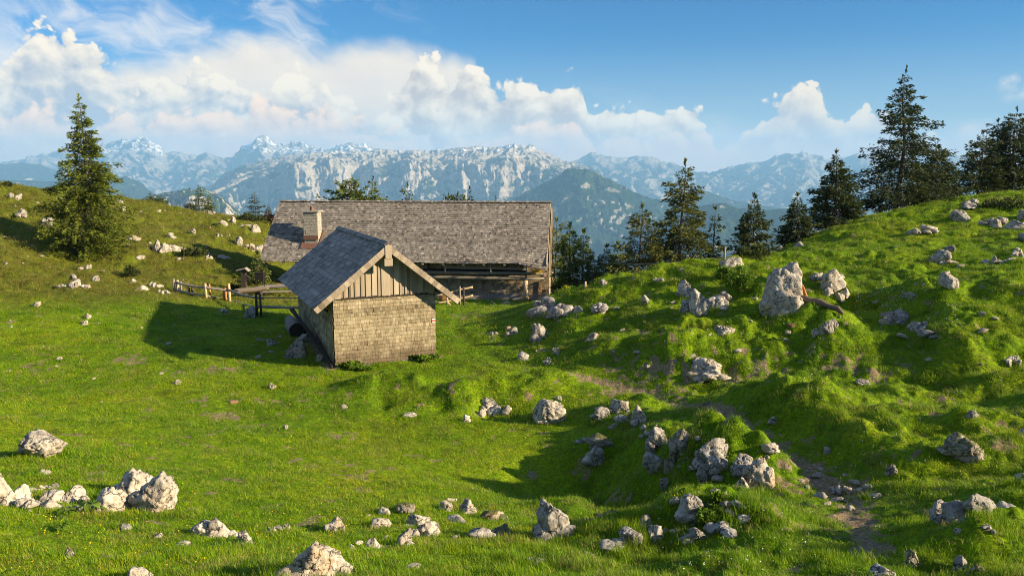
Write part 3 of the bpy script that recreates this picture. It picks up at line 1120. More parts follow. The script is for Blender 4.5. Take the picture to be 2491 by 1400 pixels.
def chunk(seed, n=4, planes=12, sharp=.5, grooves=.0, rough=.09):
    """one broken lump of about unit radius"""
    r0 = np.random.default_rng(seed)
    D, Fc = ico(n)
    N = r0.normal(size=(planes, 3))
    N /= np.linalg.norm(N, axis=1)[:, None]
    d = r0.uniform(.55, 1.0, planes)
    dots = D @ N.T
    q = np.where(dots > .05, d[None] / np.maximum(dots, .05), 9.0)
    p = 14.0 + 30 * sharp
    r = (np.sum(q ** -p, 1)) ** (-1 / p)
    r = np.minimum(r, 1.25)
    V = D * r[:, None]
    f1 = fbm3(V * 1.7 + seed % 97, 4, seed)
    f2 = fbm3(V * 5.5 + seed % 89, 3, seed + 3)
    cr = np.abs(fbm3(V * 1.5 + 7.7 + seed % 53, 3, seed + 9))
    crack = sstep(.09, .0, cr)
    crack2 = sstep(.07, .0, np.abs(fbm3(V * np.array([3.6, 3.6, 2.2]) + 3.3 + seed % 41, 2, seed + 19)))
    dsp = 1 + rough * 1.9 * f1 + rough * .8 * f2 - (.15 + grooves) * crack - (.06 + .5 * grooves) * crack2
    if grooves:
        g = np.abs(vn3(V * np.array([4.5, 4.5, 1.1]) + seed % 31, seed + 5))
        dsp -= grooves * sstep(.35, .0, g)
    return V * dsp[:, None], Fc


ROCKS = []
_rc = [0]


def face_outcrop(u0, v0, u1, v1, name, label, cat, mat, seed, r0):
    """bedrock showing through the turf of a slope: lumps seated on the ground over the whole patch"""
    g = hit((u0 + u1) / 2, (v0 + v1) / 2)
    dist = g[1] * CT - g[2] * ST
    w = (u1 - u0) / F * dist
    hv = (v1 - v0) / F * dist
    vs, fs, nv = [], [], 0
    n = 11
    for i in range(n):
        uu = u0 + (u1 - u0) * ((i + .5) / n * .8 + .1 + r0.uniform(-.05, .05))
        vv = v0 + (v1 - v0) * r0.uniform(.35, .95)
        p = hit(uu, vv)
        if abs(p[1] - g[1]) > .8 * w + .2:
            continue
        V, Fc = chunk(seed + i * 101, 3, r0.randint(8, 12), .8, .06, .11)
        mx, mn = V.max(0), V.min(0)
        V = (V - (mx + mn) / 2) / ((mx - mn) / 2)
        sz = min(w * r0.uniform(.13, .26), hv * .8)
        V = V * np.array([sz, sz * .8, min(hv * r0.uniform(.3, .55), sz * 1.3)])
        an = r0.uniform(-.6, .6)
        V = np.stack([V[:, 0] * math.cos(an) - V[:, 1] * math.sin(an), V[:, 0] * math.sin(an) + V[:, 1] * math.cos(an), V[:, 2]], -1)
        vs.append(V + (p - g) + np.array([0, 0, sz * .1]))
        fs.append(Fc + nv)
        nv += len(V)
    # the buried bed they all rise from
    a_, b_ = hit(u0 + (u1 - u0) * .2, v0 + (v1 - v0) * .6), hit(u1 - (u1 - u0) * .2, v0 + (v1 - v0) * .6)
    t_, c_ = hit((u0 + u1) / 2, v0 + (v1 - v0) * .35), hit((u0 + u1) / 2, v1 - (v1 - v0) * .05)
    V, Fc = chunk(seed + 77, 4, 16, .3, .05, .10)
    ex, ey = (b_ - a_) * .75, (t_ - c_) * .6
    if np.linalg.norm(ey) > 2.5 * w:
        ey *= 2.5 * w / np.linalg.norm(ey)
    if np.linalg.norm(ex) < .45 * w:
        ex = np.array([.45 * w, 0, 0])
    V = V[:, 0:1] * ex + V[:, 1:2] * ey + V[:, 2:3] * np.array([0, 0, min(.10 * w + .04, .14)])
    vs.append(V)
    fs.append(Fc + nv)
    o = obj(name, mesh_np(name, np.concatenate(vs), np.concatenate(fs)), RM[mat], None, tuple(g))
    tag(o, label, cat)
    ROCKS.append((g[0], g[1], w * .3))
    return o


def place_rock(u0, v0, u1, v1, kind, name, label, cat='rock', mat='a', lean=0.0, group=None, depth=None, ymin=0.0, up=0.0):
    _rc[0] += 1
    seed = 1000 + _rc[0] * 13
    r0 = random.Random(seed)
    uc = (u0 + u1) / 2
    g = hit(uc, min(v1 - (v1 - v0) * .12, 1397) if v1 < 1396 else v1, ymin)
    if kind == 'o' and (v1 < 900 or 'shards' in label) and 'boulder' not in name:
        return face_outcrop(u0, v0, u1, v1, name, label, cat, mat, seed, r0)
    dist = g[1] * CT - g[2] * ST
    w = (u1 - u0) / F * dist
    ext = (v1 - v0) / F * dist
    dp = depth if depth else w * {'b': .85, 's': .75, 'o': .6, 'p': .55, 't': .7}[kind]
    al = math.atan2(-g[2], g[1])
    h = max((ext - .42 * dp * math.sin(al)) / math.cos(al), ext * .42) * (.93 if kind in 'bt' else 1)
    if kind in 'bto':
        h = min(h, 1.12 * w)
    g = g + np.array([g[0], g[1], 0]) / np.hypot(g[0], g[1]) * dp * .36
    g[2] = gz1(g[0], g[1]) + up
    vs, fs, nv = [], [], 0
    big = w * F / dist > 45
    lv = 5 if w * F / dist > 75 else 4
    if kind in ('b', 't', 's'):
        V, Fc = chunk(seed, lv, r0.randint(9, 14), .75 if kind != 's' else .5, .06 if kind == 't' else .03, .11)
        ax, ay = r0.uniform(-.45, .45), r0.uniform(-.45, .45)
        V = V @ np.array([[1, 0, 0], [0, math.cos(ax), math.sin(ax)], [0, -math.sin(ax), math.cos(ax)]]) @ np.array([[math.cos(ay), 0, math.sin(ay)], [0, 1, 0], [-math.sin(ay), 0, math.cos(ay)]])
        V[:, 0] += r0.uniform(-.2, .2) * V[:, 2]
        mx, mn = V.max(0), V.min(0)
        V = (V - (mx + mn) / 2) / ((mx - mn) / 2)
        bot = .45 if kind != 's' else .7
        V = V * np.array([w / 2, dp / 2, h * (1 + bot) / 2])
        V[:, 2] += h - h * (1 + bot) / 2
        vs.append(V); fs.append(Fc); nv = len(V)
        if kind in 'bt' and w * F / dist > 22 and 'round' not in label and 'lone' not in label:
            # broken lumps grown out of its foot
            for j in range(r0.randint(2, 4)):
                an = r0.uniform(-2.9, .2) if j else r0.choice((-2.6, -.5))
                U, Fu = chunk(seed + 300 + j * 7, 3, r0.randint(8, 12), .7, .04, .11)
                s = r0.uniform(.20, .38)
                U = U * np.array([w * s, dp * s, h * s * r0.uniform(.7, 1.3)]) + np.array([math.cos(an) * w * .36, math.sin(an) * dp * .36, h * r0.uniform(-.02, .12)])
                vs.append(U); fs.append(Fu + nv); nv += len(U)
    else:
        nch = (6 if w < 1.9 * h else 7) if kind == 'o' else max(4, int(w / max(h, .1) * 1.6))
        nch = min(nch, 11)
        for i in range(nch):
            V, Fc = chunk(seed + i * 101, 4 if big else 3, r0.randint(8, 12), .7, .07 if kind == 'o' else .03, .10)
            mx, mn = V.max(0), V.min(0)
            V = (V - (mx + mn) / 2) / ((mx - mn) / 2)
            if kind == 'o':
                if i == 0:
                    cx, cyy = r0.uniform(-.10, .10) * w, .12 * dp
                    hw, hd, hh = w * r0.uniform(.36, .42), dp * .55, h
                else:
                    sgn = -1 if i % 2 else 1
                    cx = sgn * r0.uniform(.08, .34) * w
                    hw, hd = w * r0.uniform(.13, .24), dp * r0.uniform(.22, .42)
                    hh = h * r0.uniform(.35, .80) * (1 - .5 * abs(cx) / w)
                    cyy = r0.uniform(-.45, .10) * dp
                    cx = max(-w / 2 + hw, min(w / 2 - hw, cx))
            else:
                cx = (-.5 + (i + .5) / nch) * w * .86 + r0.uniform(-.03, .03) * w
                hw, hd, hh = w / nch * r0.uniform(.5, .95), dp * r0.uniform(.2, .38), h * r0.uniform(.35, .85)
                cyy = r0.uniform(-.3, .3) * dp
            an = r0.uniform(-.5, .5)
            V = V * np.array([hw, hd, hh * .75])
            V[:, 2] += hh * .25
            ca, sa = math.cos(an), math.sin(an)
            V = np.stack([V[:, 0] * ca - V[:, 1] * sa + cx, V[:, 0] * sa + V[:, 1] * ca + cyy, V[:, 2]], -1)
            # every lump stands on the slope under it
            Y0 = g[1] + cyy
            V[:, 2] += np.clip(gz1(g[0] + cx, Y0) - g[2], -.5 * h - .2, .5 * h + .2)
            vs.append(V); fs.append(Fc + nv); nv += len(V)
    V = np.concatenate(vs)
    me = mesh_np(name, V, np.concatenate(fs))
    o = obj(name, me, RM[mat], None, tuple(g))
    az = math.atan2(g[0], g[1])
    o.rotation_euler = (0, 0, -az)
    tag(o, label, cat, group)
    ROCKS.append((g[0], g[1], max(w, dp) / 2))
    return o


BIG = [
    # meadow in front, left
    (52, 1051, 162, 1125, 'b', 'boulder', 'pale boulder split into two peaks standing alone in the meadow above the long stone bank', 'a'),
    (318, 1156, 435, 1262, 'b', 'boulder', 'big rounded boulder at the right end of the long stone bank', 'a'),
    (278, 1138, 380, 1215, 's', 'rock_slab', 'tilted pointed slab rising behind the big rounded boulder', 'a'),
    (222, 1180, 335, 1252, 's', 'rock_slab', 'broad smooth slab lying at the left foot of the big rounded boulder', 'a'),
    (-30, 1134, 42, 1238, 'b', 'boulder', 'tall rock cut by the picture edge at the start of the stone bank', 'a'),
    (27, 1178, 76, 1228, 'b', 'rock', 'wedge shaped rock leaning on the tall rock at the start of the stone bank', 'a'),
    (43, 1205, 118, 1238, 'p', 'rock_outcrop', 'low broken rocks in the stone bank right of the wedge shaped rock', 'a'),
    (100, 1188, 156, 1226, 'b', 'rock', 'hollowed rock in the middle of the stone bank', 'a'),
    (150, 1185, 220, 1228, 'o', 'rock_outcrop', 'knobbly rocks in the stone bank just left of the broad smooth slab', 'a'),
    (98, 1213, 147, 1242, 'b', 'rock', 'low pointed rock at the foot of the hollowed rock in the stone bank', 'a'),
    (152, 1217, 228, 1246, 'p', 'rock_outcrop', 'row of small stones at the foot of the knobbly rocks in the stone bank', 'a'),
    (70, 1172, 142, 1194, 'p', 'rock_slab', 'thin strip of flat rock lying behind the stone bank', 'a'),
    (93, 1140, 124, 1158, 'b', 'rock', 'small white rock between the twin peaked boulder and the stone bank', 'a'),
    (466, 1268, 518, 1308, 'b', 'rock', 'rounded grey rock touching the white knobbly rock, right of the stone bank', 'a'),
    (500, 1257, 565, 1312, 't', 'rock', 'white knobbly rock with furrowed side right of the stone bank', 'a'),
    (578, 1292, 613, 1328, 'b', 'rock', 'small egg shaped rock with dark notches right of the white knobbly rock', 'a'),
    (637, 1272, 709, 1294, 'p', 'rock_slab', 'low flat pale rock in the grass above the egg shaped rock', 'a'),
    (688, 1293, 840, 1412, 't', 'boulder', 'largest boulder at the bottom edge, humped and split with deep cracks', 'a'),
    (309, 1371, 361, 1412, 'b', 'rock', 'flat topped white rock cut by the bottom picture edge', 'a'),
    (788, 1256, 851, 1294, 'o', 'rock', 'dark topped pale rock just above the largest humped boulder', 'g'),
    (154, 1329, 183, 1360, 'b', 'rock', 'upright grey rock in brownish grass near the bottom edge', 'm'),
    (288, 1272, 323, 1291, 's', 'rock', 'sunken grey rock in grass below the big rounded boulder', 'g'),
    (372, 1294, 397, 1309, 'b', 'small_stone', 'little pale stone left of the rounded grey rock', 'a'),
    (424, 1315, 466, 1330, 's', 'rock_slab', 'thin flat stone half hidden in brown grass under the rounded grey rock', 'a'),
    # front row, centre
    (901, 1257, 953, 1288, 'b', 'rock', 'rounded white rock at the left end of the centre rock row', 'a'),
    (917, 1232, 950, 1254, 'b', 'rock', 'small white rock directly above the rounded white rock of the centre row', 'a'),
    (962, 1228, 1011, 1250, 's', 'rock', 'flat brownish rock in bare soil behind the centre rock row', 'm'),
    (987, 1244, 1048, 1284, 'b', 'rock', 'smooth humped rock in the centre rock row', 'a'),
    (995, 1265, 1076, 1310, 'o', 'rock_outcrop', 'jagged low rock in front of the smooth humped rock', 'a'),
    (965, 1289, 1005, 1331, 't', 'rock', 'narrow upright rock left below the jagged low rock', 'a'),
    (890, 1307, 925, 1335, 'b', 'rock', 'cubic white rock near the bottom of the centre rock row', 'a'),
    (864, 1312, 884, 1325, 'b', 'small_stone', 'little stone left of the cubic white rock', 'a'),
    (849, 1321, 866, 1338, 'b', 'small_stone', 'little stone right above the largest humped boulder', 'a'),
    (1069, 1216, 1102, 1245, 'b', 'rock', 'slanting rock with a smaller stone on it, top of the centre row', 'a'),
    (1083, 1208, 1112, 1222, 's', 'small_stone', 'small flat stone on top of the slanting rock', 'a'),
    (1114, 1214, 1158, 1252, 'b', 'rock', 'wedge of pale rock right of the slanting rock', 'a'),
    (1086, 1252, 1141, 1281, 'b', 'rock', 'low oval pale rock below the wedge of pale rock', 'a'),
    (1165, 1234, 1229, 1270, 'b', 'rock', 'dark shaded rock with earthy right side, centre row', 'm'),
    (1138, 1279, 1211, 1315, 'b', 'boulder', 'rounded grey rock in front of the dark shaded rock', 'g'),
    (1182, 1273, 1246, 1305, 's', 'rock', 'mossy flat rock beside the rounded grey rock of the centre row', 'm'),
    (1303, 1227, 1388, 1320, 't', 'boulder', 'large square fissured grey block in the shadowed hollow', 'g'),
    (1392, 1242, 1504, 1268, 'p', 'rock_outcrop', 'grassy rib of stone running right from the square fissured block', 'm'),
    (1278, 1358, 1330, 1376, 's', 'rock', 'half buried stone near the bottom edge below the square block', 'g'),
    (968, 1374, 1026, 1386, 's', 'rock_slab', 'flat stone sunk in the turf at the bottom edge', 'a'),
    # single block and cluster in the middle
    (1293, 974, 1378, 1037, 'b', 'boulder', 'lone pale leaning block with a flat face in the middle of the pasture', 'a'),
    (1441, 994, 1486, 1024, 'b', 'rock', 'grey rock at the left of the rock cluster beside the path', 'g'),
    (1481, 973, 1532, 1009, 't', 'rock', 'pointed rock topping the rock cluster beside the path', 'a'),
    (1524, 994, 1577, 1044, 'o', 'rock', 'knobbly rock at the right of the rock cluster beside the path', 'a'),
    (1492, 1012, 1526, 1030, 'b', 'small_stone', 'small shaded stone in the middle of the rock cluster', 'g'),
    (1430, 1062, 1504, 1098, 's', 'rock', 'broad rock capped with orange lichen below the cluster', 'm'),
    (1422, 1090, 1471, 1142, 'b', 'rock', 'hanging grey rock under the broad lichen capped rock', 'g'),
    (1393, 1061, 1436, 1082, 'p', 'rock', 'low row of grey stones left of the lichen capped rock', 'g'),
    (1560, 1050, 1626, 1104, 'o', 'boulder', 'furrowed grey boulder at the upper end of the stone rib along the path', 'g'),
    (1562, 1110, 1618, 1164, 'b', 'boulder', 'rounded pale boulder directly below the furrowed grey boulder', 'g'),
    (1615, 1053, 1677, 1142, 'o', 'boulder', 'curved twisted boulder with mossy back in the stone rib along the path', 'm'),
    (1603, 1165, 1632, 1197, 'b', 'rock', 'small bright rock alone in the shade below the stone rib', 'g'),
    (1670, 1100, 1775, 1165, 'o', 'boulder', 'long low boulder in the stone rib between the curved and the twin boulders', 'g'),
    (1776, 1123, 1834, 1174, 'b', 'boulder', 'smooth white boulder behind the brown stained one at the lower end of the stone rib', 'g'),
    (1783, 1129, 1885, 1202, 'o', 'boulder', 'brown stained knobbly boulder at the lower end of the stone rib', 'a'),
    (1646, 1212, 1720, 1276, 't', 'rock', 'upright dark rock with a sunlit brown tip by the leafy sprigs', 'g'),
    (1724, 1214, 1810, 1250, 'p', 'rock_outcrop', 'heap of grey stones right of the upright dark rock', 'g'),
    (1655, 1272, 1795, 1320, 'p', 'rock_outcrop', 'long bed of layered stones under the leafy sprigs', 'g'),
    (1791, 1256, 1828, 1278, 'b', 'rock', 'smooth round stone at the right end of the layered stones', 'a'),
    (1454, 1324, 1520, 1350, 's', 'rock', 'bare stone back showing at the lip of the shaded hollow', 'g'),
    (1492, 1302, 1565, 1330, 'o', 'rock_outcrop', 'jagged stones above the bare stone back at the lip of the hollow', 'g'),
    (1571, 1288, 1618, 1319, 'o', 'rock', 'broken grey stone left of the leafy sprigs', 'g'),
    (1553, 1256, 1594, 1294, 't', 'rock', 'small furrowed rock standing in the shaded hollow', 'g'),
    (1412, 1341, 1450, 1354, 's', 'small_stone', 'dark little stone at the left end of the lip of the hollow', 'g'),
    # right foreground
    (1850, 1086, 1893, 1111, 'b', 'rock', 'sunlit flat rock lying in the middle of the path', 'a'),
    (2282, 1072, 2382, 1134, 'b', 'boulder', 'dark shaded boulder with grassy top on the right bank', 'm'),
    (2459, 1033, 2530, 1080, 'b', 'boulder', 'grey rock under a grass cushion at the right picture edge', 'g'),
    (2345, 1005, 2380, 1023, 's', 'rock', 'flat stone in a grassy hummock above the dark shaded boulder', 'g'),
    (2262, 1178, 2530, 1262, 'p', 'rock_outcrop', 'long ridge of grey bedrock on the right bank near the bottom', 'g'),
    (2280, 1229, 2346, 1276, 'b', 'boulder', 'white rounded rock below the long bedrock ridge', 'g'),
    (2335, 1226, 2398, 1258, 'o', 'rock', 'dark cracked rock right of the white rounded rock', 'm'),
    (2114, 1375, 2176, 1412, 'b', 'rock', 'pointed pale rock cut by the bottom edge right of the path', 'g'),
    (2200, 1340, 2238, 1385, 'b', 'rock', 'dark upright stone in long grass near the bottom right', 'm'),
    (2318, 1352, 2352, 1392, 'b', 'rock', 'grey upright stone in seeding grass near the bottom right', 'g'),
    (2360, 1364, 2400, 1398, 'b', 'rock', 'low dark stone beside the grey upright stone in seeding grass', 'm'),
    (2470, 1150, 2520, 1182, 'b', 'rock', 'rounded grey rock on the far right end of the bedrock ridge', 'g'),
    (2372, 1283, 2424, 1298, 'p', 'small_stone', 'row of little white stones below the dark cracked rock', 'g'),
    (2318, 1288, 2340, 1300, 's', 'small_stone', 'flat white stone left of the row of little white stones', 'a'),
    (2016, 1176, 2128, 1206, 'p', 'rock_outcrop', 'low worn stones bedded in the path where it widens', 'g'),
    (2003, 1086, 2022, 1107, 'b', 'rock', 'small grey rock on the bank above the path', 'g'),
    (1866, 1018, 1890, 1038, 'b', 'rock', 'small grey rock in the shaded path bank near the upper bend', 'g'),
    (2152, 1132, 2182, 1160, 'o', 'rock', 'dark broken rock halfway up the right bank', 'm'),
    (2446, 865, 2482, 889, 'o', 'rock', 'pair of pale stones leaning together at the far right', 'a'),
    (2080, 925, 2116, 938, 's', 'rock', 'flat grey stone on the hummocky right slope', 'g'),
    (1700, 972, 1732, 988, 'p', 'rock', 'dark little outcrop right of the path bend', 'm'),
    # mound
    (1670, 886, 1755, 937, 'b', 'boulder', 'sunlit pale boulder with rusty soil at the foot of the mound', 'a'),
    (1289, 730, 1390, 783, 'o', 'rock_outcrop', 'broad grey outcrop with a yellow lichen spot on the dark side of the mound', 'g'),
    (1384, 735, 1418, 779, 'o', 'rock', 'narrow grey outcrop just right of the broad outcrop with the yellow spot', 'g'),
    (1437, 731, 1478, 762, 'o', 'rock_outcrop', 'cracked grey outcrop below the left crest of the mound', 'g'),
    (1290, 788, 1330, 836, 't', 'rock_outcrop', 'slanting grey rib at the lower left of the mound', 'g'),
    (1342, 842, 1366, 868, 'o', 'rock', 'white broken rock at the foot of the mound near the path', 'g'),
    (1258, 856, 1288, 880, 'b', 'rock', 'dark rock with pale edge at the left foot of the mound', 'g'),
    (1320, 868, 1346, 888, 'o', 'rock', 'patch of white broken stone at the foot of the mound', 'g'),
    (1182, 798, 1212, 842, 'o', 'rock_outcrop', 'jagged white rock at the left tip of the mound', 'g'),
    (1228, 790, 1262, 824, 'o', 'rock_outcrop', 'grey jagged outcrop right of the left tip of the mound', 'g'),
    (1428, 808, 1458, 832, 'b', 'rock', 'single sunlit white rock in the middle of the mound face', 'a'),
    (1647, 682, 1683, 728, 'b', 'boulder', 'tilted pale block above the cracked boulders of the mound', 'a'),
    (1675, 703, 1724, 772, 'b', 'boulder', 'smooth faced boulder at the left of the cracked crag on the mound', 'a'),
    (1712, 702, 1781, 772, 'o', 'rock_outcrop', 'cracked crag right of the smooth faced boulder on the mound', 'a'),
    (1657, 722, 1684, 764, 'b', 'rock', 'narrow grey rock left of the smooth faced boulder on the mound', 'g'),
    (1848, 660, 1954, 776, 't', 'boulder', 'biggest boulder of the mound, white and deeply furrowed, with a dead trunk beside it', 'a'),
    (1893, 640, 1950, 690, 's', 'rock_slab', 'split slab behind the top of the biggest furrowed boulder', 'a'),
    (1993, 676, 2070, 732, 'o', 'boulder', 'cracked sunlit boulder right of the dead trunk', 'a'),
    (2020, 666, 2053, 696, 'b', 'rock', 'small block perched behind the cracked sunlit boulder', 'a'),
    (1974, 672, 2000, 688, 'b', 'rock', 'small grey stone left above the cracked sunlit boulder', 'g'),
    (1740, 792, 1786, 818, 'o', 'rock', 'white chipped rock on the mound below the cracked crag', 'a'),
    (1973, 783, 2040, 818, 'p', 'rock_outcrop', 'pale rocks showing in a grassy lump below the dead trunk', 'a'),
    (1748, 626, 1808, 652, 's', 'rock_slab', 'long pale slab lying on the crest of the mound near the wire pole', 'a'),
    (1650, 652, 1668, 661, 'b', 'small_stone', 'white stone on the left crest of the mound', 'a'),
    (1848, 600, 1880, 620, 'o', 'rock', 'pale rocks on the crest right of the round dark bush', 'a'),
    (1882, 598, 1906, 612, 'b', 'rock', 'second pale rock on the crest a step right of the bush rocks', 'a'),
    (1930, 590, 1958, 604, 's', 'rock', 'flat grey stone on the crest below the small spruce', 'g'),
    (1458, 682, 1478, 700, 'b', 'rock', 'grey stone in the grass of the left mound crest', 'g'),
    (1560, 720, 1580, 742, 'b', 'rock', 'pointed grey stone on the upper mound face', 'a'),
    (1590, 672, 1612, 690, 'o', 'rock', 'pale stone under the mound crest left of the tilted block', 'a'),
    # right hill
    (2258, 608, 2312, 643, 'b', 'boulder', 'angular brown grey boulder on the right hillside', 'a'),
    (2293, 598, 2322, 616, 'b', 'rock', 'dark rock behind the angular boulder of the right hillside', 'g'),
    (2283, 672, 2330, 710, 'b', 'boulder', 'round grey boulder resting on a grassy knoll of the right hill', 'a'),
    (2288, 660, 2312, 674, 'b', 'rock', 'small pale stone just above the round grey boulder', 'a'),
    (2236, 554, 2278, 574, 'b', 'rock', 'pale flat rock on the upper right hill', 'a'),
    (2205, 560, 2242, 574, 's', 'rock', 'long low rock left of the pale flat rock on the upper right hill', 'g'),
    (2312, 518, 2358, 542, 's', 'rock', 'grey rock near the top of the right hill under the spruces', 'g'),
    (2382, 524, 2446, 556, 'p', 'rock_outcrop', 'heap of broken pale rocks near the top of the right hill', 'a'),
    (2446, 534, 2500, 560, 'b', 'rock_outcrop', 'big flat grey rock at the right edge below the hilltop', 'a'),
    (2478, 512, 2520, 538, 'b', 'rock', 'dark grey rock at the right edge above the big flat one', 'g'),
    (2478, 568, 2520, 592, 'b', 'rock', 'grey rock at the right edge on the steep turf', 'g'),
    (2392, 618, 2484, 644, 'p', 'rock_outcrop', 'row of rounded stones in a turf step of the right hill', 'a'),
    (2460, 600, 2490, 626, 'o', 'rock', 'upright slabs at the right end of the turf step', 'a'),
    (2338, 484, 2382, 508, 'o', 'rock', 'grey rocks on the hilltop in front of the dark spruces', 'g'),
    (2138, 752, 2206, 790, 'o', 'rock_outcrop', 'shaded cluster of upright white shards in the hollow of the right slope', 'g'),
    (2208, 776, 2256, 812, 'o', 'rock_outcrop', 'pale blocks tumbling at the foot of the shaded shards', 'g'),
    (2228, 812, 2284, 832, 'b', 'rock', 'white stone lying below the tumbled pale blocks', 'g'),
    (2196, 710, 2226, 728, 'o', 'rock', 'small dark shards above the shaded cluster on the right slope', 'g'),
    # around the shed
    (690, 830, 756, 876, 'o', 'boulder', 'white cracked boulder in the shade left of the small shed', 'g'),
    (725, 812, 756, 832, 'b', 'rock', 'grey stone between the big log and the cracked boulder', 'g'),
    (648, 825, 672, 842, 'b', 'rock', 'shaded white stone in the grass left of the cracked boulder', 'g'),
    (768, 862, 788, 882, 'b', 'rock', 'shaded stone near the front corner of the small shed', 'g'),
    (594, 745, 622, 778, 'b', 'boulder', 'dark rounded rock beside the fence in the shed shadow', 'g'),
    (534, 750, 556, 762, 'b', 'rock', 'small pale stone left of the dark rounded rock by the fence', 'g'),
    (978, 1006, 1015, 1018, 's', 'rock_slab', 'thin flat pale stone below the turf bank in front of the shed', 'a'),
    (1166, 958, 1220, 1018, 'o', 'rock_outcrop', 'upright white shards sticking out of the turf bank', 'a'),
    (1218, 992, 1246, 1014, 's', 'rock', 'slanting stone splinter right of the white shards', 'a'),
    (1124, 1006, 1146, 1030, 'b', 'rock', 'reddish stone in the turf bank left of the white shards', 'a'),
    (1352, 964, 1368, 978, 'b', 'small_stone', 'small white stone behind the lone pale block', 'a'),
    # left hill
    (136, 686, 220, 704, 'p', 'rock_slab', 'long flat white slab in the left meadow below the big spruce', 'a'),
    (104, 532, 130, 552, 'b', 'boulder', 'grey boulder in the shadow of the big spruce', 'g'),
    (40, 512, 66, 532, 'b', 'rock', 'pale rock at the left edge of the spruce shadow', 'g'),
    (33, 474, 54, 488, 'b', 'rock', 'white rock near the top of the left hill', 'a'),
    (20, 470, 34, 482, 'b', 'rock', 'small white rock left of the one near the hilltop', 'a'),
    (406, 567, 429, 581, 'b', 'rock', 'white rock above the bright stone patch of the left hill', 'a'),
    (370, 583, 454, 614, 'p', 'rock_outcrop', 'bright patch of broken white stones on the left hill', 'a'),
    (304, 576, 343, 590, 's', 'rock_slab', 'flat white rock right of the big spruce', 'a'),
    (329, 622, 354, 634, 'b', 'rock', 'oval white rock alone on the slope right of the big spruce', 'a'),
    (497, 612, 520, 634, 'o', 'rock', 'white notched rock right of the low dark bush', 'a'),
    (528, 618, 564, 632, 's', 'rock', 'grey flat rock behind the fence on the left hill', 'a'),
    (463, 556, 477, 571, 'b', 'rock', 'white rock in the middle of the left hill', 'a'),
    (610, 550, 634, 570, 'b', 'rock', 'pale rounded rock near the left gable of the hut', 'a'),
    (560, 528, 575, 547, 'b', 'rock', 'grey rock on the left hill crest', 'a'),
    (574, 588, 638, 612, 'p', 'rock_outcrop', 'strip of white rubble beside the left gable of the hut', 'a'),
    (192, 641, 223, 656, 'p', 'rock_outcrop', 'white rubble under the foot of the big spruce', 'a'),
    (224, 672, 243, 688, 'b', 'rock', 'white rock in the heath edge below the big spruce', 'a'),
    (335, 694, 359, 708, 'b', 'rock', 'pale rock in the grass left of the fence', 'a'),
    (384, 702, 414, 716, 'p', 'rock', 'low pale rocks beside the first fence post', 'a'),
    (360, 687, 398, 701, 'p', 'rock', 'row of pale stones behind the grass left of the fence', 'a'),
    (314, 679, 332, 691, 's', 'rock', 'flat white stone above the row of pale stones', 'a'),
    (80, 734, 100, 748, 'b', 'rock', 'white stone in the left meadow', 'a'),
    (207, 762, 223, 777, 'b', 'small_stone', 'small pale stone in the meadow below the long flat slab', 'a'),
    (196, 781, 214, 792, 'b', 'small_stone', 'small stone with a rusty orange rim in the left meadow', 'a'),
    (280, 482, 300, 500, 'o', 'rock', 'white stones right of the big spruce on the crest', 'a'),
    (292, 503, 306, 517, 'b', 'rock', 'white stone just below the crest right of the big spruce', 'a'),
    (500, 512, 524, 528, 'o', 'rock', 'pale broken rocks on the crest by the thin trees', 'a'),
    (535, 536, 556, 550, 'b', 'rock', 'pale rock left of the grey crest rock', 'a'),
    (172, 660, 188, 684, 'o', 'rock', 'reddish white rock in the heath left below the big spruce', 'a'),
    (654, 934, 672, 948, 'b', 'small_stone', 'small white stone in the lawn in front of the shed', 'a'),
    (688, 1032, 702, 1046, 'b', 'small_stone', 'small grey stone in the middle of the lawn', 'a'),
    (826, 984, 846, 994, 's', 'small_stone', 'flat pale stone in the lawn below the turf bank', 'a'),
    (420, 924, 442, 938, 's', 'small_stone', 'brownish flat stone in the left lawn', 'm'),
    (1104, 724, 1112, 730, 'b', 'small_stone', 'small stone by the yard fence', 'a'),
]
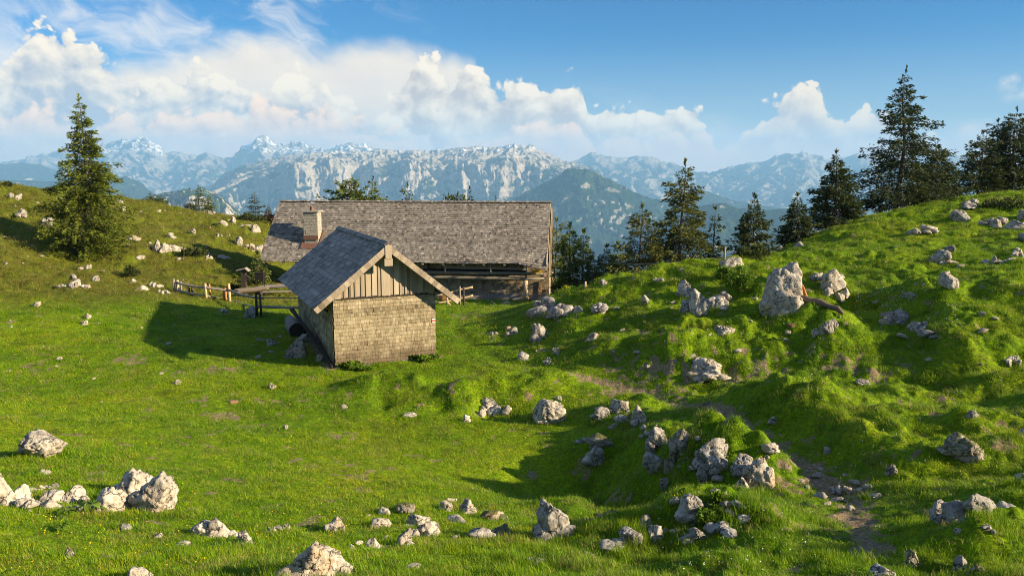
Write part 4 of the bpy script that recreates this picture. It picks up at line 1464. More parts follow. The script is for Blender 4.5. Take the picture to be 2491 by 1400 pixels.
if 'rocks' not in DEV:
    for (u0, v0, u1, v1, kd, nm, lb, mm) in BIG:
        ctg = {'rock_slab': 'slab', 'rock_outcrop': 'outcrop', 'small_stone': 'stone'}.get(nm, nm)
        place_rock(u0, v0, u1, v1, kd, nm, lb, ctg, mm)

    # loose stones strewn about: a few shapes, copied
    protos = []
    for i in range(7):
        V, Fc = chunk(500 + i * 7, 3, 9, .6, .02, .10)
        V = V * np.array([1, .8, .62])
        protos.append(mesh_np('loose_stone', V, Fc))
    for me in protos:
        me.materials.append(RM['a'])
    ZONES = [  # (polygon box u0,v0,u1,v1, count, size m, label, group)
        (10, 480, 640, 690, 60, .14, 'small white stone strewn over the brownish slope of the left hill', 'small stones on the left hill'),
        (1300, 700, 1860, 900, 38, .10, 'small pale stone scattered over the grassy mound', 'small stones on the mound'),
        (1880, 620, 2480, 900, 28, .11, 'small grey stone scattered over the right hillside', 'small stones on the right hillside'),
        (1700, 1040, 2130, 1240, 26, .07, 'pebble lying along the worn footpath', 'pebbles on the footpath'),
        (20, 740, 420, 980, 22, .08, 'small pale stone lying in the left meadow', 'small stones in the left meadow'),
        (620, 790, 740, 870, 14, .12, 'shaded stone strewn in the grass left of the shed', 'stones in the shed shadow'),
        (1440, 985, 1600, 1065, 12, .085, 'loose grey stone at the upper end of the rock line along the path', 'stones at the upper rock line'),
        (1560, 1060, 1700, 1155, 14, .085, 'loose shaded stone in the middle of the rock line along the path', 'stones in the middle rock line'),
        (1660, 1100, 1900, 1215, 16, .075, 'loose stone at the lower end of the rock line along the path', 'stones at the lower rock line'),
        (1600, 1210, 1840, 1325, 20, .065, 'broken stone strewn round the layered stones and leafy sprigs', 'stones round the layered bed'),
        (880, 1225, 1250, 1335, 20, .055, 'small pale stone strewn between the rocks of the centre row', 'stones in the centre rock row'),
        (0, 1180, 240, 1250, 14, .075, 'broken pale stone filling the long stone bank', 'stones in the stone bank'),
        (1140, 728, 1250, 742, 16, .12, 'rubble stone at the foot of the hut wall', 'rubble along the hut wall'),
    ]
    r1 = random.Random(5)
    for (u0, v0, u1, v1, cnt, sz, lb, grp) in ZONES:
        done, tries = 0, 0
        while done < cnt and tries < cnt * 12:
            tries += 1
            u, v = r1.uniform(u0, u1), r1.uniform(v0, v1)
            p = hit(u, v)
            if p[1] > 100:
                continue
            if u0 == 10 and (fbm2(np.array([p[0] * .25]), np.array([p[1] * .25]), 2, 8)[0] < -.08 or p[1] < 48):
                continue
            if u0 == 1700 and float(poly_dist(p[0], p[1], PATH)) > .55:
                continue
            if inside(p[0], p[1], BARN_O, BA, BB, -1, 21, 1, 11) or inside(p[0], p[1], SHED_O, SA, SB, -.3, 4.6, -.3, 9):
                continue
            o = bpy.data.objects.new('small_stone', protos[r1.randrange(7)])
            C.objects.link(o)
            s = sz * min(1.9, math.exp(r1.gauss(-.25, .45)))
            o.scale = (s * r1.uniform(.8, 1.4), s, s * r1.uniform(.7, 1.1))
            o.rotation_euler = (r1.uniform(-.3, .3), r1.uniform(-.3, .3), r1.uniform(0, 6.28))
            o.location = (p[0], p[1], p[2] + s * .12)
            tag(o, lb, 'stone', grp)
            done += 1
# ------------------------------------------------------------------ conifers and shrubs
def foliage_mat(name, stops, trans=.25):
    mt, nt, P = material(name)
    oi = nt.new('ShaderNodeObjectInfo').outputs['Random']
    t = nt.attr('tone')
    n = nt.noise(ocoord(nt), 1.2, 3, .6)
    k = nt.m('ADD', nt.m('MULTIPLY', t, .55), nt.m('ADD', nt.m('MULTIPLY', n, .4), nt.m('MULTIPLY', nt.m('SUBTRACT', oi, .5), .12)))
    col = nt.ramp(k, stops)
    nt.put(P.inputs['Base Color'], col)
    P.inputs['Roughness'].default_value = .7
    P.inputs['Specular IOR Level'].default_value = .25
    tr = nt.new('ShaderNodeBsdfTranslucent')
    nt.put(tr.inputs[0], col)
    mx = nt.new('ShaderNodeMixShader')
    mx.inputs[0].default_value = trans
    nt.l.new(P.outputs[0], mx.inputs[1])
    nt.l.new(tr.outputs[0], mx.inputs[2])
    nt.l.new(mx.outputs[0], nt.n['Material Output'].inputs[0])
    return mt


M['needle_sun'] = foliage_mat('spruce_needles_olive', [(.22, (.022, .040, .005)), (.5, (.075, .105, .009)), (.80, (.165, .190, .016))], .25)
M['needle'] = foliage_mat('spruce_needles_dark', [(.15, (.018, .028, .008)), (.5, (.042, .060, .014)), (.85, (.085, .105, .022))], .2)
M['needle_brown'] = foliage_mat('spruce_needles_bronze', [(.15, (.030, .040, .008)), (.5, (.072, .086, .013)), (.85, (.150, .150, .024))])
M['larch'] = foliage_mat('larch_needles', [(.15, (.060, .085, .016)), (.5, (.110, .145, .026)), (.85, (.170, .200, .045))], .35)
M['shrub'] = foliage_mat('dwarf_pine_needles', [(.15, (.020, .030, .008)), (.5, (.050, .068, .014)), (.85, (.095, .115, .024))])
M['leaf'] = foliage_mat('bright_leaves', [(.15, (.060, .110, .008)), (.5, (.120, .210, .014)), (.85, (.190, .280, .030))], .4)
M['heather'] = foliage_mat('brown_heather', [(.15, (.060, .035, .022)), (.5, (.120, .075, .045)), (.85, (.190, .130, .075))])
M['bark'] = wood_mat('spruce_bark', [(.1, (.045, .036, .030)), (.5, (.110, .090, .075)), (.9, (.22, .19, .165))], (6, 6, 1), .4, .6)


class Tri:
    def __init__(self):
        self.v, self.f, self.t, self.n = [], [], [], 0

    def add(self, V, tone):
        """V (m,4,3) quads"""
        m = len(V)
        self.v.append(V.reshape(-1, 3))
        self.f.append(self.n + np.arange(m * 4).reshape(m, 4))
        self.t.append(tone)
        self.n += m * 4

    def mesh(self, name):
        me = mesh_np(name, np.concatenate(self.v), np.concatenate(self.f), False)
        attr(me, 'tone', np.clip(np.concatenate(self.t), 0, 1), 'FACE')
        return me


def sprays(r0, P, D, L, Wd):
    """flat needle sprays: points P, directions D, lengths L, widths Wd -> quads"""
    m = len(P)
    rv = r0.normal(size=(m, 3))
    S = np.cross(D, rv)
    S /= np.linalg.norm(S, axis=1)[:, None] + 1e-9
    mid = P + D * L[:, None] * r0.uniform(.35, .6, m)[:, None]
    tip = P + D * L[:, None]
    return np.stack([P, mid + S * Wd[:, None], tip, mid - S * Wd[:, None]], 1)


def conifer(seed, H, Rb, low=.04, power=.85, nwh=None, per=6, droop=.25, up=.12, irr=.25, dens=1.0, gap=0.0, spr=.34, sprw=.075, trunk_r=None, top=.03, lean=0.0, oneside=0.0):
    r0 = np.random.default_rng(seed)
    T = Tri()
    trunk_r = trunk_r or .016 * H + .03
    nwh = nwh or int(H * 3.0)
    crook = lambda z: np.array([lean * z + .012 * H * math.sin(z * .7 + seed), .01 * H * math.cos(z * .9 + seed), 0])
    tb = MB()
    zs = np.linspace(-.3, H, 14)
    tb.tube([np.array([0, 0, z]) + crook(z) * (z > 0) for z in zs], [max(.012, trunk_r * (1 - max(z, 0) / H) ** .9 * (1.35 if z < .3 else 1)) for z in zs], 8, .5, wob=.08)
    for w in range(nwh):
        fz = low + (1 - low - top) * (w + r0.uniform(-.3, .3)) / nwh
        fz = min(max(fz, low), 1 - top * .5)
        z = H * fz
        prof = (1 - (fz - low) / (1 - low)) ** power
        if fz < low + .10:
            prof *= .72 + .28 * (fz - low) / .10
        if r0.random() < gap:
            continue
        sect = 1 + irr * .6 * r0.normal()
        for b in range(per if fz < .85 else max(3, per - 2)):
            a = r0.uniform(0, 2 * PI)
            Lb = max(.12, Rb * prof * max(.25, 1 + irr * r0.normal()) * max(.4, sect))
            Lb *= 1 + oneside * math.cos(a)
            if r0.random() < gap * .6:
                continue
            hd = np.array([math.cos(a), math.sin(a), 0])
            sd = np.array([-math.sin(a), math.cos(a), 0])
            slope0 = up + .55 * max(0, fz - .55) + r0.uniform(-.12, .12)
            n = max(4, int(Lb / .055 * dens))
            t = np.sqrt(r0.uniform(.02, 1.0, n))
            dr = droop * (.4 + .6 * (1 - fz)) * Lb
            zz = z + slope0 * Lb * t - dr * t * t * 1.4 + .16 * dr * t ** 4 * 3
            base = crook(z)
            P = base + hd[None] * (Lb * t)[:, None] + np.array([0, 0, 1.0])[None] * zz[:, None]
            # short side twigs: fan spreading to both sides, hanging a little
            side = r0.uniform(-1, 1, n) * (.30 * Lb * (1.06 - t) + .07)
            P = P + sd[None] * side[:, None] + np.array([0, 0, -1.0])[None] * (np.abs(side) * .35 + r0.uniform(0, .05, n) + r0.normal(0, .035 + .03 * Lb, n))[:, None]
            D = hd[None] * r0.uniform(.35, 1.0, n)[:, None] + sd[None] * (np.sign(side) * r0.uniform(.1, .9, n))[:, None] + np.array([0, 0, 1.0])[None] * r0.uniform(-.55, .22, n)[:, None]
            D /= np.linalg.norm(D, axis=1)[:, None]
            Ls = spr * r0.uniform(.55, 1.25, n) * (.55 + .45 * min(1, Lb / 1.2))
            q = sprays(r0, P, D, Ls, sprw * r0.uniform(.7, 1.3, n) * (.7 + .3 * min(1, Lb)))
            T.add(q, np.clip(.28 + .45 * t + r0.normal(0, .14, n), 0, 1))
            if Lb > .5:
                tt = np.linspace(0, .85, 4)
                zb = z + slope0 * Lb * tt - dr * tt * tt * 1.4
                tb.tube([base + hd * Lb * q_ + np.array([0, 0, zq]) for q_, zq in zip(tt, zb)], [max(.008, .02 * (1 - q_) * (.5 + Lb * .3)) for q_ in tt], 4, .4, caps=False)
    # leader
    n = 14
    P = crook(H) + np.stack([np.zeros(n), np.zeros(n), H * (1 - top * 1.5) + H * top * 1.6 * r0.random(n)], 1)
    D = np.stack([r0.normal(size=n) * .5, r0.normal(size=n) * .5, np.ones(n)], 1)
    D /= np.linalg.norm(D, axis=1)[:, None]
    T.add(sprays(r0, P, D, np.full(n, .3), np.full(n, .05)), np.full(n, .6))
    return tb.mesh('trunk', True), T.mesh('crown')


def shrub_mesh(seed, rx, ry, h, n=900, size=.16, wid=.045, upw=.7):
    r0 = np.random.default_rng(seed)
    nc = max(5, int(rx * ry * 12))
    cx, cy = r0.uniform(-.8, .8, nc) * rx, r0.uniform(-.8, .8, nc) * ry
    ch = h * (1 - .55 * (cx / rx) ** 2 - .5 * (cy / ry) ** 2) * r0.uniform(.65, 1.1, nc)
    i = r0.integers(0, nc, n)
    rr = np.sqrt(r0.random(n)) * np.minimum(rx, ry) * .42
    a = r0.uniform(0, 2 * PI, n)
    zz = np.sqrt(r0.random(n))
    P = np.stack([cx[i] + rr * np.cos(a), cy[i] + rr * np.sin(a), np.maximum(.02, ch[i] * zz * (1 - .45 * (rr / (min(rx, ry) * .42)) ** 2))], 1)
    D = np.stack([np.cos(a) * r0.uniform(.1, 1, n), np.sin(a) * r0.uniform(.1, 1, n), r0.uniform(.0, 1.2, n) * upw], 1) + r0.normal(size=(n, 3)) * .25
    D /= np.linalg.norm(D, axis=1)[:, None]
    T = Tri()
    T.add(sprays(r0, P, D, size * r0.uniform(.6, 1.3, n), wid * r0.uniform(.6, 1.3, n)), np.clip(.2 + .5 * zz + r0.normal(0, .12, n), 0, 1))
    tb = MB()
    for k in range(min(nc, 9)):
        tb.tube([(cx[k] * .3, cy[k] * .3, -.1), (cx[k] * .7, cy[k] * .7, ch[k] * .45), (cx[k], cy[k], ch[k] * .85)], [.03, .022, .008], 5, .4)
    return tb.mesh('stem', True), T.mesh('foliage')


def put_tree(name, meshes, mat, label, cat, loc, scale=1.0, rz=0.0, group=None, sz=None, parts=('trunk', 'crown')):
    e = empty(name, loc, rz)
    e.scale = (scale, scale, sz if sz else scale)
    tag(e, label, cat, group)
    a = obj(parts[0], meshes[0], M['bark'], e)
    b = obj(parts[1], meshes[1], None, e)
    if not meshes[1].materials:
        meshes[1].materials.append(mat)
    elif meshes[1].materials[0] is not mat:
        b.data = meshes[1].copy()
        b.data.materials[0] = mat
    return e


def tree_at(u, vtop, Y, vbase=None):
    """foot on the ground below a picture column at depth Y, and the height that brings the tip to vtop"""
    p = at(u, vtop, Y)
    z = gz1(p[0], Y)
    return np.array([p[0], Y, z - .05]), p[2] - z


if 'trees' not in DEV:
    # the big sunlit spruce on the left
    q = hit(222, 622)
    q[2] = gz1(q[0], q[1])
    g, h = tree_at(203, 232, q[1])
    mm = conifer(3, h, 2.4, .045, .92, 74, 9, .34, .14, .30, 2.2, .03, .26, .036, lean=.004)
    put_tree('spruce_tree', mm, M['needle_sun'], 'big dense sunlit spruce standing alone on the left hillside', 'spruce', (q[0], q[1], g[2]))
    # right hill
    R_TREES = [
        # u, vtop, Y, half-width px, seed, kwargs, mat, label
        (2207, 163, 61, 98, 11, dict(low=.06, power=1.05, nwh=52, per=8, droop=.18, up=.0, irr=.34, dens=1.75, gap=.05, spr=.28, sprw=.040), 'needle', 'tallest dark spruce on the right hill with wide ragged lower branches'),
        (2282, 356, 64, 56, 12, dict(low=.05, power=.75, nwh=35, per=8, droop=.12, up=.08, irr=.28, dens=2.09, spr=.27, sprw=.040), 'needle', 'dense spruce just right of the tallest dark spruce on the right hill'),
        (2244, 455, 60, 20, 19, dict(low=.02, power=.8, nwh=16, per=8, droop=.1, up=.2, irr=.15, dens=2.16, spr=.27, sprw=.040), 'larch', 'small bright green spruce in front of the tallest dark spruce'),
        (2038, 367, 57, 58, 13, dict(low=.06, power=.85, nwh=40, per=8, droop=.14, up=.05, irr=.22, dens=2.09, spr=.27, sprw=.040), 'needle', 'regular pointed dark spruce left of the tallest one on the right hill'),
        (1942, 472, 54, 42, 14, dict(low=.05, power=.8, nwh=27, per=8, droop=.16, up=.06, irr=.2, dens=1.89, spr=.27, sprw=.040), 'needle', 'smaller pointed dark spruce next to the crest rocks, second left of the tallest one'),
        (1838, 475, 50, 46, 15, dict(low=.06, power=.78, nwh=29, per=8, droop=.12, up=.1, irr=.24, dens=1.89, spr=.27, sprw=.040), 'needle', 'broad spruce behind the round dark bush on the crest'),
        (1664, 392, 50, 62, 16, dict(low=.05, power=.70, nwh=40, per=7, droop=.30, up=.10, irr=.42, dens=2.16, spr=.27, sprw=.040, gap=.03), 'needle_brown', 'tall bronze green spruce with uneven layers behind the mound'),
        (1560, 498, 49, 52, 17, dict(low=.05, power=.55, nwh=27, per=7, droop=.25, up=.12, irr=.36, dens=1.69, spr=.27, sprw=.040, gap=.03), 'needle_brown', 'broken topped spruce left of the tall bronze green one'),
        (1738, 505, 51, 26, 18, dict(low=.10, power=.55, nwh=18, per=5, droop=.25, up=.08, irr=.34, dens=1.49, spr=.27, sprw=.040, gap=.18), 'needle_brown', 'thin sparse spruce with bare stem right of the tall bronze green one'),
        (1388, 545, 52, 38, 21, dict(low=.06, power=.65, nwh=24, per=7, droop=.2, up=.1, irr=.3, dens=2.09, spr=.27, sprw=.040, gap=.05), 'needle_sun', 'olive narrow spruce behind the left end of the mound'),
        (1421, 560, 53, 34, 22, dict(low=.05, power=.75, nwh=24, per=7, droop=.18, up=.1, irr=.25, dens=2.09, spr=.27, sprw=.040), 'needle_sun', 'slim pointed olive spruce just right of the olive narrow one behind the mound'),
        (1352, 532, 60, 46, 23, dict(low=.05, power=.5, nwh=24, per=8, droop=.1, up=.2, irr=.35, dens=1.62, spr=.27, sprw=.040), 'larch', 'pale green larch touching the right end of the hut roof'),
        (1474, 596, 52, 44, 24, dict(low=.04, power=.8, nwh=20, per=8, droop=.15, up=.1, irr=.2, dens=1.89, spr=.27, sprw=.040), 'needle', 'short dark spruce in the gap right of the slim pair'),
        (1502, 590, 54, 34, 25, dict(low=.04, power=.7, nwh=18, per=7, droop=.15, up=.1, irr=.25, dens=2.09, spr=.27, sprw=.040), 'needle_sun', 'small olive spruce beside the short dark one'),
        (1440, 625, 50, 36, 26, dict(low=.04, power=.8, nwh=13, per=7, droop=.15, up=.1, irr=.2, dens=1.89, spr=.27, sprw=.040), 'needle', 'very small dark spruce peeping over the mound crest'),
        (1620, 560, 52, 48, 27, dict(low=.03, power=.8, nwh=18, per=8, droop=.15, up=.1, irr=.3, dens=1.89, spr=.27, sprw=.040), 'needle', 'dark young spruce pressed against the left of the tall bronze green one'),
        (2392, 320, 64, 48, 31, dict(low=.12, power=.6, nwh=32, per=7, droop=.12, up=.02, irr=.32, dens=1.62, spr=.27, sprw=.040, gap=.08), 'needle', 'leftmost spruce of the dark group at the right picture edge'),
        (2432, 292, 66, 46, 32, dict(low=.08, power=.5, nwh=35, per=7, droop=.12, up=.02, irr=.34, dens=2.09, spr=.27, sprw=.040, gap=.06), 'needle', 'middle flat topped spruce of the dark group at the right picture edge'),
        (2476, 264, 65, 54, 33, dict(low=.08, power=.6, nwh=37, per=7, droop=.12, up=.02, irr=.32, dens=2.09, spr=.27, sprw=.040, gap=.05), 'needle', 'tallest spruce of the dark group, cut by the right picture edge'),
    ]
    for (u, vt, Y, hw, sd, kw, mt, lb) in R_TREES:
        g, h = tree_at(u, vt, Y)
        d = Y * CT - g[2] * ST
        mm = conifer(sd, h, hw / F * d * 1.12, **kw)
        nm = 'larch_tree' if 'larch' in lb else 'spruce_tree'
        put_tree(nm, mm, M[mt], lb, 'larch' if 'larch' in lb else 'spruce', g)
    # treetops beyond the hut and thin trees on the left crest
    sm = {'a': conifer(41, 10.0, 2.0, .12, .60, 34, 7, .18, .15, .35, 1.2, .05), 'b': conifer(42, 10.0, 1.7, .08, .8, 36, 7, .18, .12, .25, 1.2, .03), 'c': conifer(43, 10.0, 1.5, .10, .6, 32, 6, .22, .1, .4, 1.1, .12),
          'd': conifer(44, 10.0, 2.6, .10, .42, 34, 8, .1, .3, .35, 1.1, .06)}
    S_TREES = [
        (853, 432, 76, 'd', 'needle_sun', 1.15, 'broad round topped pine rising behind the hut roof', 'pine'),
        (906, 428, 77, 'a', 'needle_sun', 1.0, 'pointed pine right of the broad round topped one behind the hut roof', 'pine'),
        (992, 444, 80, 'c', 'needle_brown', 1.0, 'thin ragged treetop showing over the middle of the hut roof', 'spruce'),
        (1111, 467, 82, 'd', 'needle', .8, 'rounded treetop showing over the hut roof right of its middle', 'pine'),
        (1146, 458, 83, 'b', 'needle', .9, 'pointed treetop right of the rounded one over the hut roof', 'spruce'),
        (1091, 474, 84, 'c', 'needle', .8, 'faint small treetop left of the rounded one over the hut roof', 'spruce'),
        (1201, 481, 82, 'b', 'needle_sun', .8, 'smallest treetop barely rising over the right part of the hut roof', 'spruce'),
        (368, 465, 84, 'a', 'needle_sun', .95, 'left one of two joined little trees behind the left crest', 'spruce'),
        (388, 470, 84, 'a', 'needle_sun', 1.0, 'right one of two joined little trees behind the left crest', 'spruce'),
        (482, 450, 83, 'c', 'needle_sun', .95, 'thin sparse tree standing highest on the left crest', 'spruce'),
        (507, 470, 84, 'b', 'needle_sun', .9, 'small pointed tree right of the thin sparse one on the left crest', 'spruce'),
        (461, 492, 84, 'd', 'needle', .6, 'low bushy tree left of the thin sparse one on the left crest', 'pine'),
        (619, 468, 83, 'c', 'needle', 1.1, 'lone layered spruce left of the hut roof ridge', 'spruce'),
        (652, 497, 83, 'b', 'needle', .8, 'tiny spruce between the lone layered spruce and the hut roof', 'spruce'),
    ]
    for (u, vt, Y, k, mt, ws, lb, ct) in S_TREES:
        g, h = tree_at(u, vt, Y)
        if h < 1.2:
            h = 1.2
        print('TREE', u, round(h, 1))
        s = h / 10.0
        put_tree('pine_tree' if ct == 'pine' else 'spruce_tree', sm[k], M[mt], lb, ct, g, ws * (.6 * s + .4 * .8), random.uniform(0, 6), sz=s)
    # young spruce in the yard
    g = hit(630, 690)
    mm = conifer(51, 2.1, .75, .03, .75, 12, 8, .05, .25, .12, 1.8, 0, .22, .05)
    put_tree('young_spruce', mm, M['larch'], 'young bright green spruce behind the black iron box in the yard', 'spruce', g)

    # shrubs: u0, v0, u1, v1, mat, label
    SH = [
        (436, 596, 498, 628, 'shrub', 'low dark dwarf pine bush beside the white notched rock'),
        (272, 640, 326, 672, 'shrub', 'low dark bush in the heath right below the big spruce'),
        (108, 446, 170, 470, 'shrub', 'dwarf pine bush on the crest left of the big spruce'),
        (0, 440, 26, 456, 'shrub', 'small green bush on the crest at the left edge'),
        (568, 518, 640, 540, 'shrub', 'flat dwarf pine thicket at the foot of the lone layered spruce'),
        (1800, 588, 1886, 634, 'shrub', 'round dark bush on the crest in front of the broad spruce'),
        (2404, 478, 2491, 518, 'shrub', 'wide olive dwarf pine bush below the hilltop at the right edge'),
        (1770, 655, 1856, 716, 'leaf', 'fresh green leafy bush left of the biggest furrowed boulder'),
        (1745, 650, 1790, 676, 'leaf', 'small leafy bush above the cracked crag of the mound'),
        (632, 516, 672, 542, 'heather', 'reddish brown heather bush left of the hut roof'),
        (556, 690, 586, 712, 'shrub', 'dark pot plant shrub beside the trough in the yard'),
        (1690, 1225, 1765, 1275, 'leaf', 'leafy sprigs growing over the layered stones'),
        (1730, 1196, 1776, 1226, 'leaf', 'little leafy sprig between the dark upright rock and the heap of grey stones'),
        (815, 887, 905, 900, 'leaf', 'green weeds at the front corner of the shed'),
        (985, 866, 1070, 880, 'leaf', 'green weeds at the right corner of the shed'),
    ]
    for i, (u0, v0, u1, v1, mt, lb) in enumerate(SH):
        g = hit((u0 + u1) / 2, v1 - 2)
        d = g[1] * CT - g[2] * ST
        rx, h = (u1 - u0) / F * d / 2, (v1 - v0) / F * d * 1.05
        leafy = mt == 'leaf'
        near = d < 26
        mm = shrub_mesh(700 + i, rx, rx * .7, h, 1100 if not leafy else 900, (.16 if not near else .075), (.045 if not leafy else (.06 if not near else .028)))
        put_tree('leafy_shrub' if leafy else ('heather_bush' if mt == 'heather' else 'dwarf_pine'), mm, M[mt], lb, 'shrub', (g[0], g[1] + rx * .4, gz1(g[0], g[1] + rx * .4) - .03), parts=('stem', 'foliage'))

    # broad-leaved weed in front of the stone bank
    for (u, v, s, lb) in [(225, 1252, .20, 'broad leaved plant in front of the broad smooth slab'), (165, 1262, .16, 'broad leaved plant in front of the hollowed rock'), (150, 1290, .12, 'low broad leaved plant in the grass below the stone bank')]:
        g = hit(u, v)
        r0 = np.random.default_rng(int(u))
        mb = MB()
        for k in range(13):
            a = r0.uniform(0, 2 * PI)
            rr = s * r0.uniform(.3, 1.0)
            hh = s * r0.uniform(.5, 1.3)
            L, Wd = s * r0.uniform(.6, .95), s * r0.uniform(.22, .34)
            hd, sd = np.array([math.cos(a), math.sin(a), 0]), np.array([-math.sin(a), math.cos(a), 0])
            p0 = hd * rr * .5 + np.array([0, 0, hh])
            pts, tf = [], []
            for j in range(6):
                t = j / 5
                ww = Wd * math.sin(PI * min(.97, .06 + t * .94)) ** .7
                c = p0 + hd * L * t + np.array([0, 0, L * (.35 * t - .75 * t * t)])
                pts += [c - sd * ww + np.array([0, 0, ww * .25]), c, c + sd * ww + np.array([0, 0, ww * .25])]
            fs = []
            for j in range(5):
                b = j * 3
                fs += [(b, b + 1, b + 4, b + 3), (b + 1, b + 2, b + 5, b + 4)]
            mb.poly(pts, fs, float(np.clip(r0.normal(.5, .15), 0, 1)))
        e = empty('broadleaf_weed', tuple(g))
        tag(e, lb, 'plant')
        mb.build('leaf', M['leaf'], e, smooth=True)
        st = MB()
        for k in range(5):
            a = k * 1.3
            st.tube([(0, 0, -.03), (.2 * s * math.cos(a), .2 * s * math.sin(a), s * .5), (.35 * s * math.cos(a), .35 * s * math.sin(a), s * .95)], [.008, .006, .004], 5, .5)
        st.build('stem', M['leaf'], e)
# ------------------------------------------------------------------ fences, yard, pole and wire
X, Y, Z = np.eye(3)
def gp(u, v):
    return hit(u, v)


def up_z(g, v):
    """height of a point above ground spot g that appears at picture row v"""
    u, _ = pix(g)
    r = ray(u, v)
    return r[2] * g[1]


def mkpost(parent, g, vtop, r, mat, origin, lean=(0, 0)):
    zt = up_z(g, vtop) - g[2]
    mb = MB()
    a = np.array(g) - origin
    mb.tube([a + np.array([0, 0, -.25]), a + np.array([lean[0] * .5, lean[1] * .5, zt * .5]), a + np.array([lean[0], lean[1], zt])], [r * 1.1, r, r * .92], 9, .5, wob=.06)
    mb.build('post', mat, parent, True)
    return zt


def rail(parent, pts, r, mat, origin):
    mb = MB()
    P = [np.array(p) - origin for p in pts]
    Q = []
    for a, b in zip(P[:-1], P[1:]):
        for t in np.linspace(0, 1, 5)[:-1]:
            Q.append(a + (b - a) * t + np.random.default_rng(len(Q)).normal(0, .008, 3))
    Q.append(P[-1])
    mb.tube(Q, [r * (1 - .25 * i / len(Q)) for i in range(len(Q))], 8, .5, wob=.05)
    mb.build('rail', mat, parent, True)


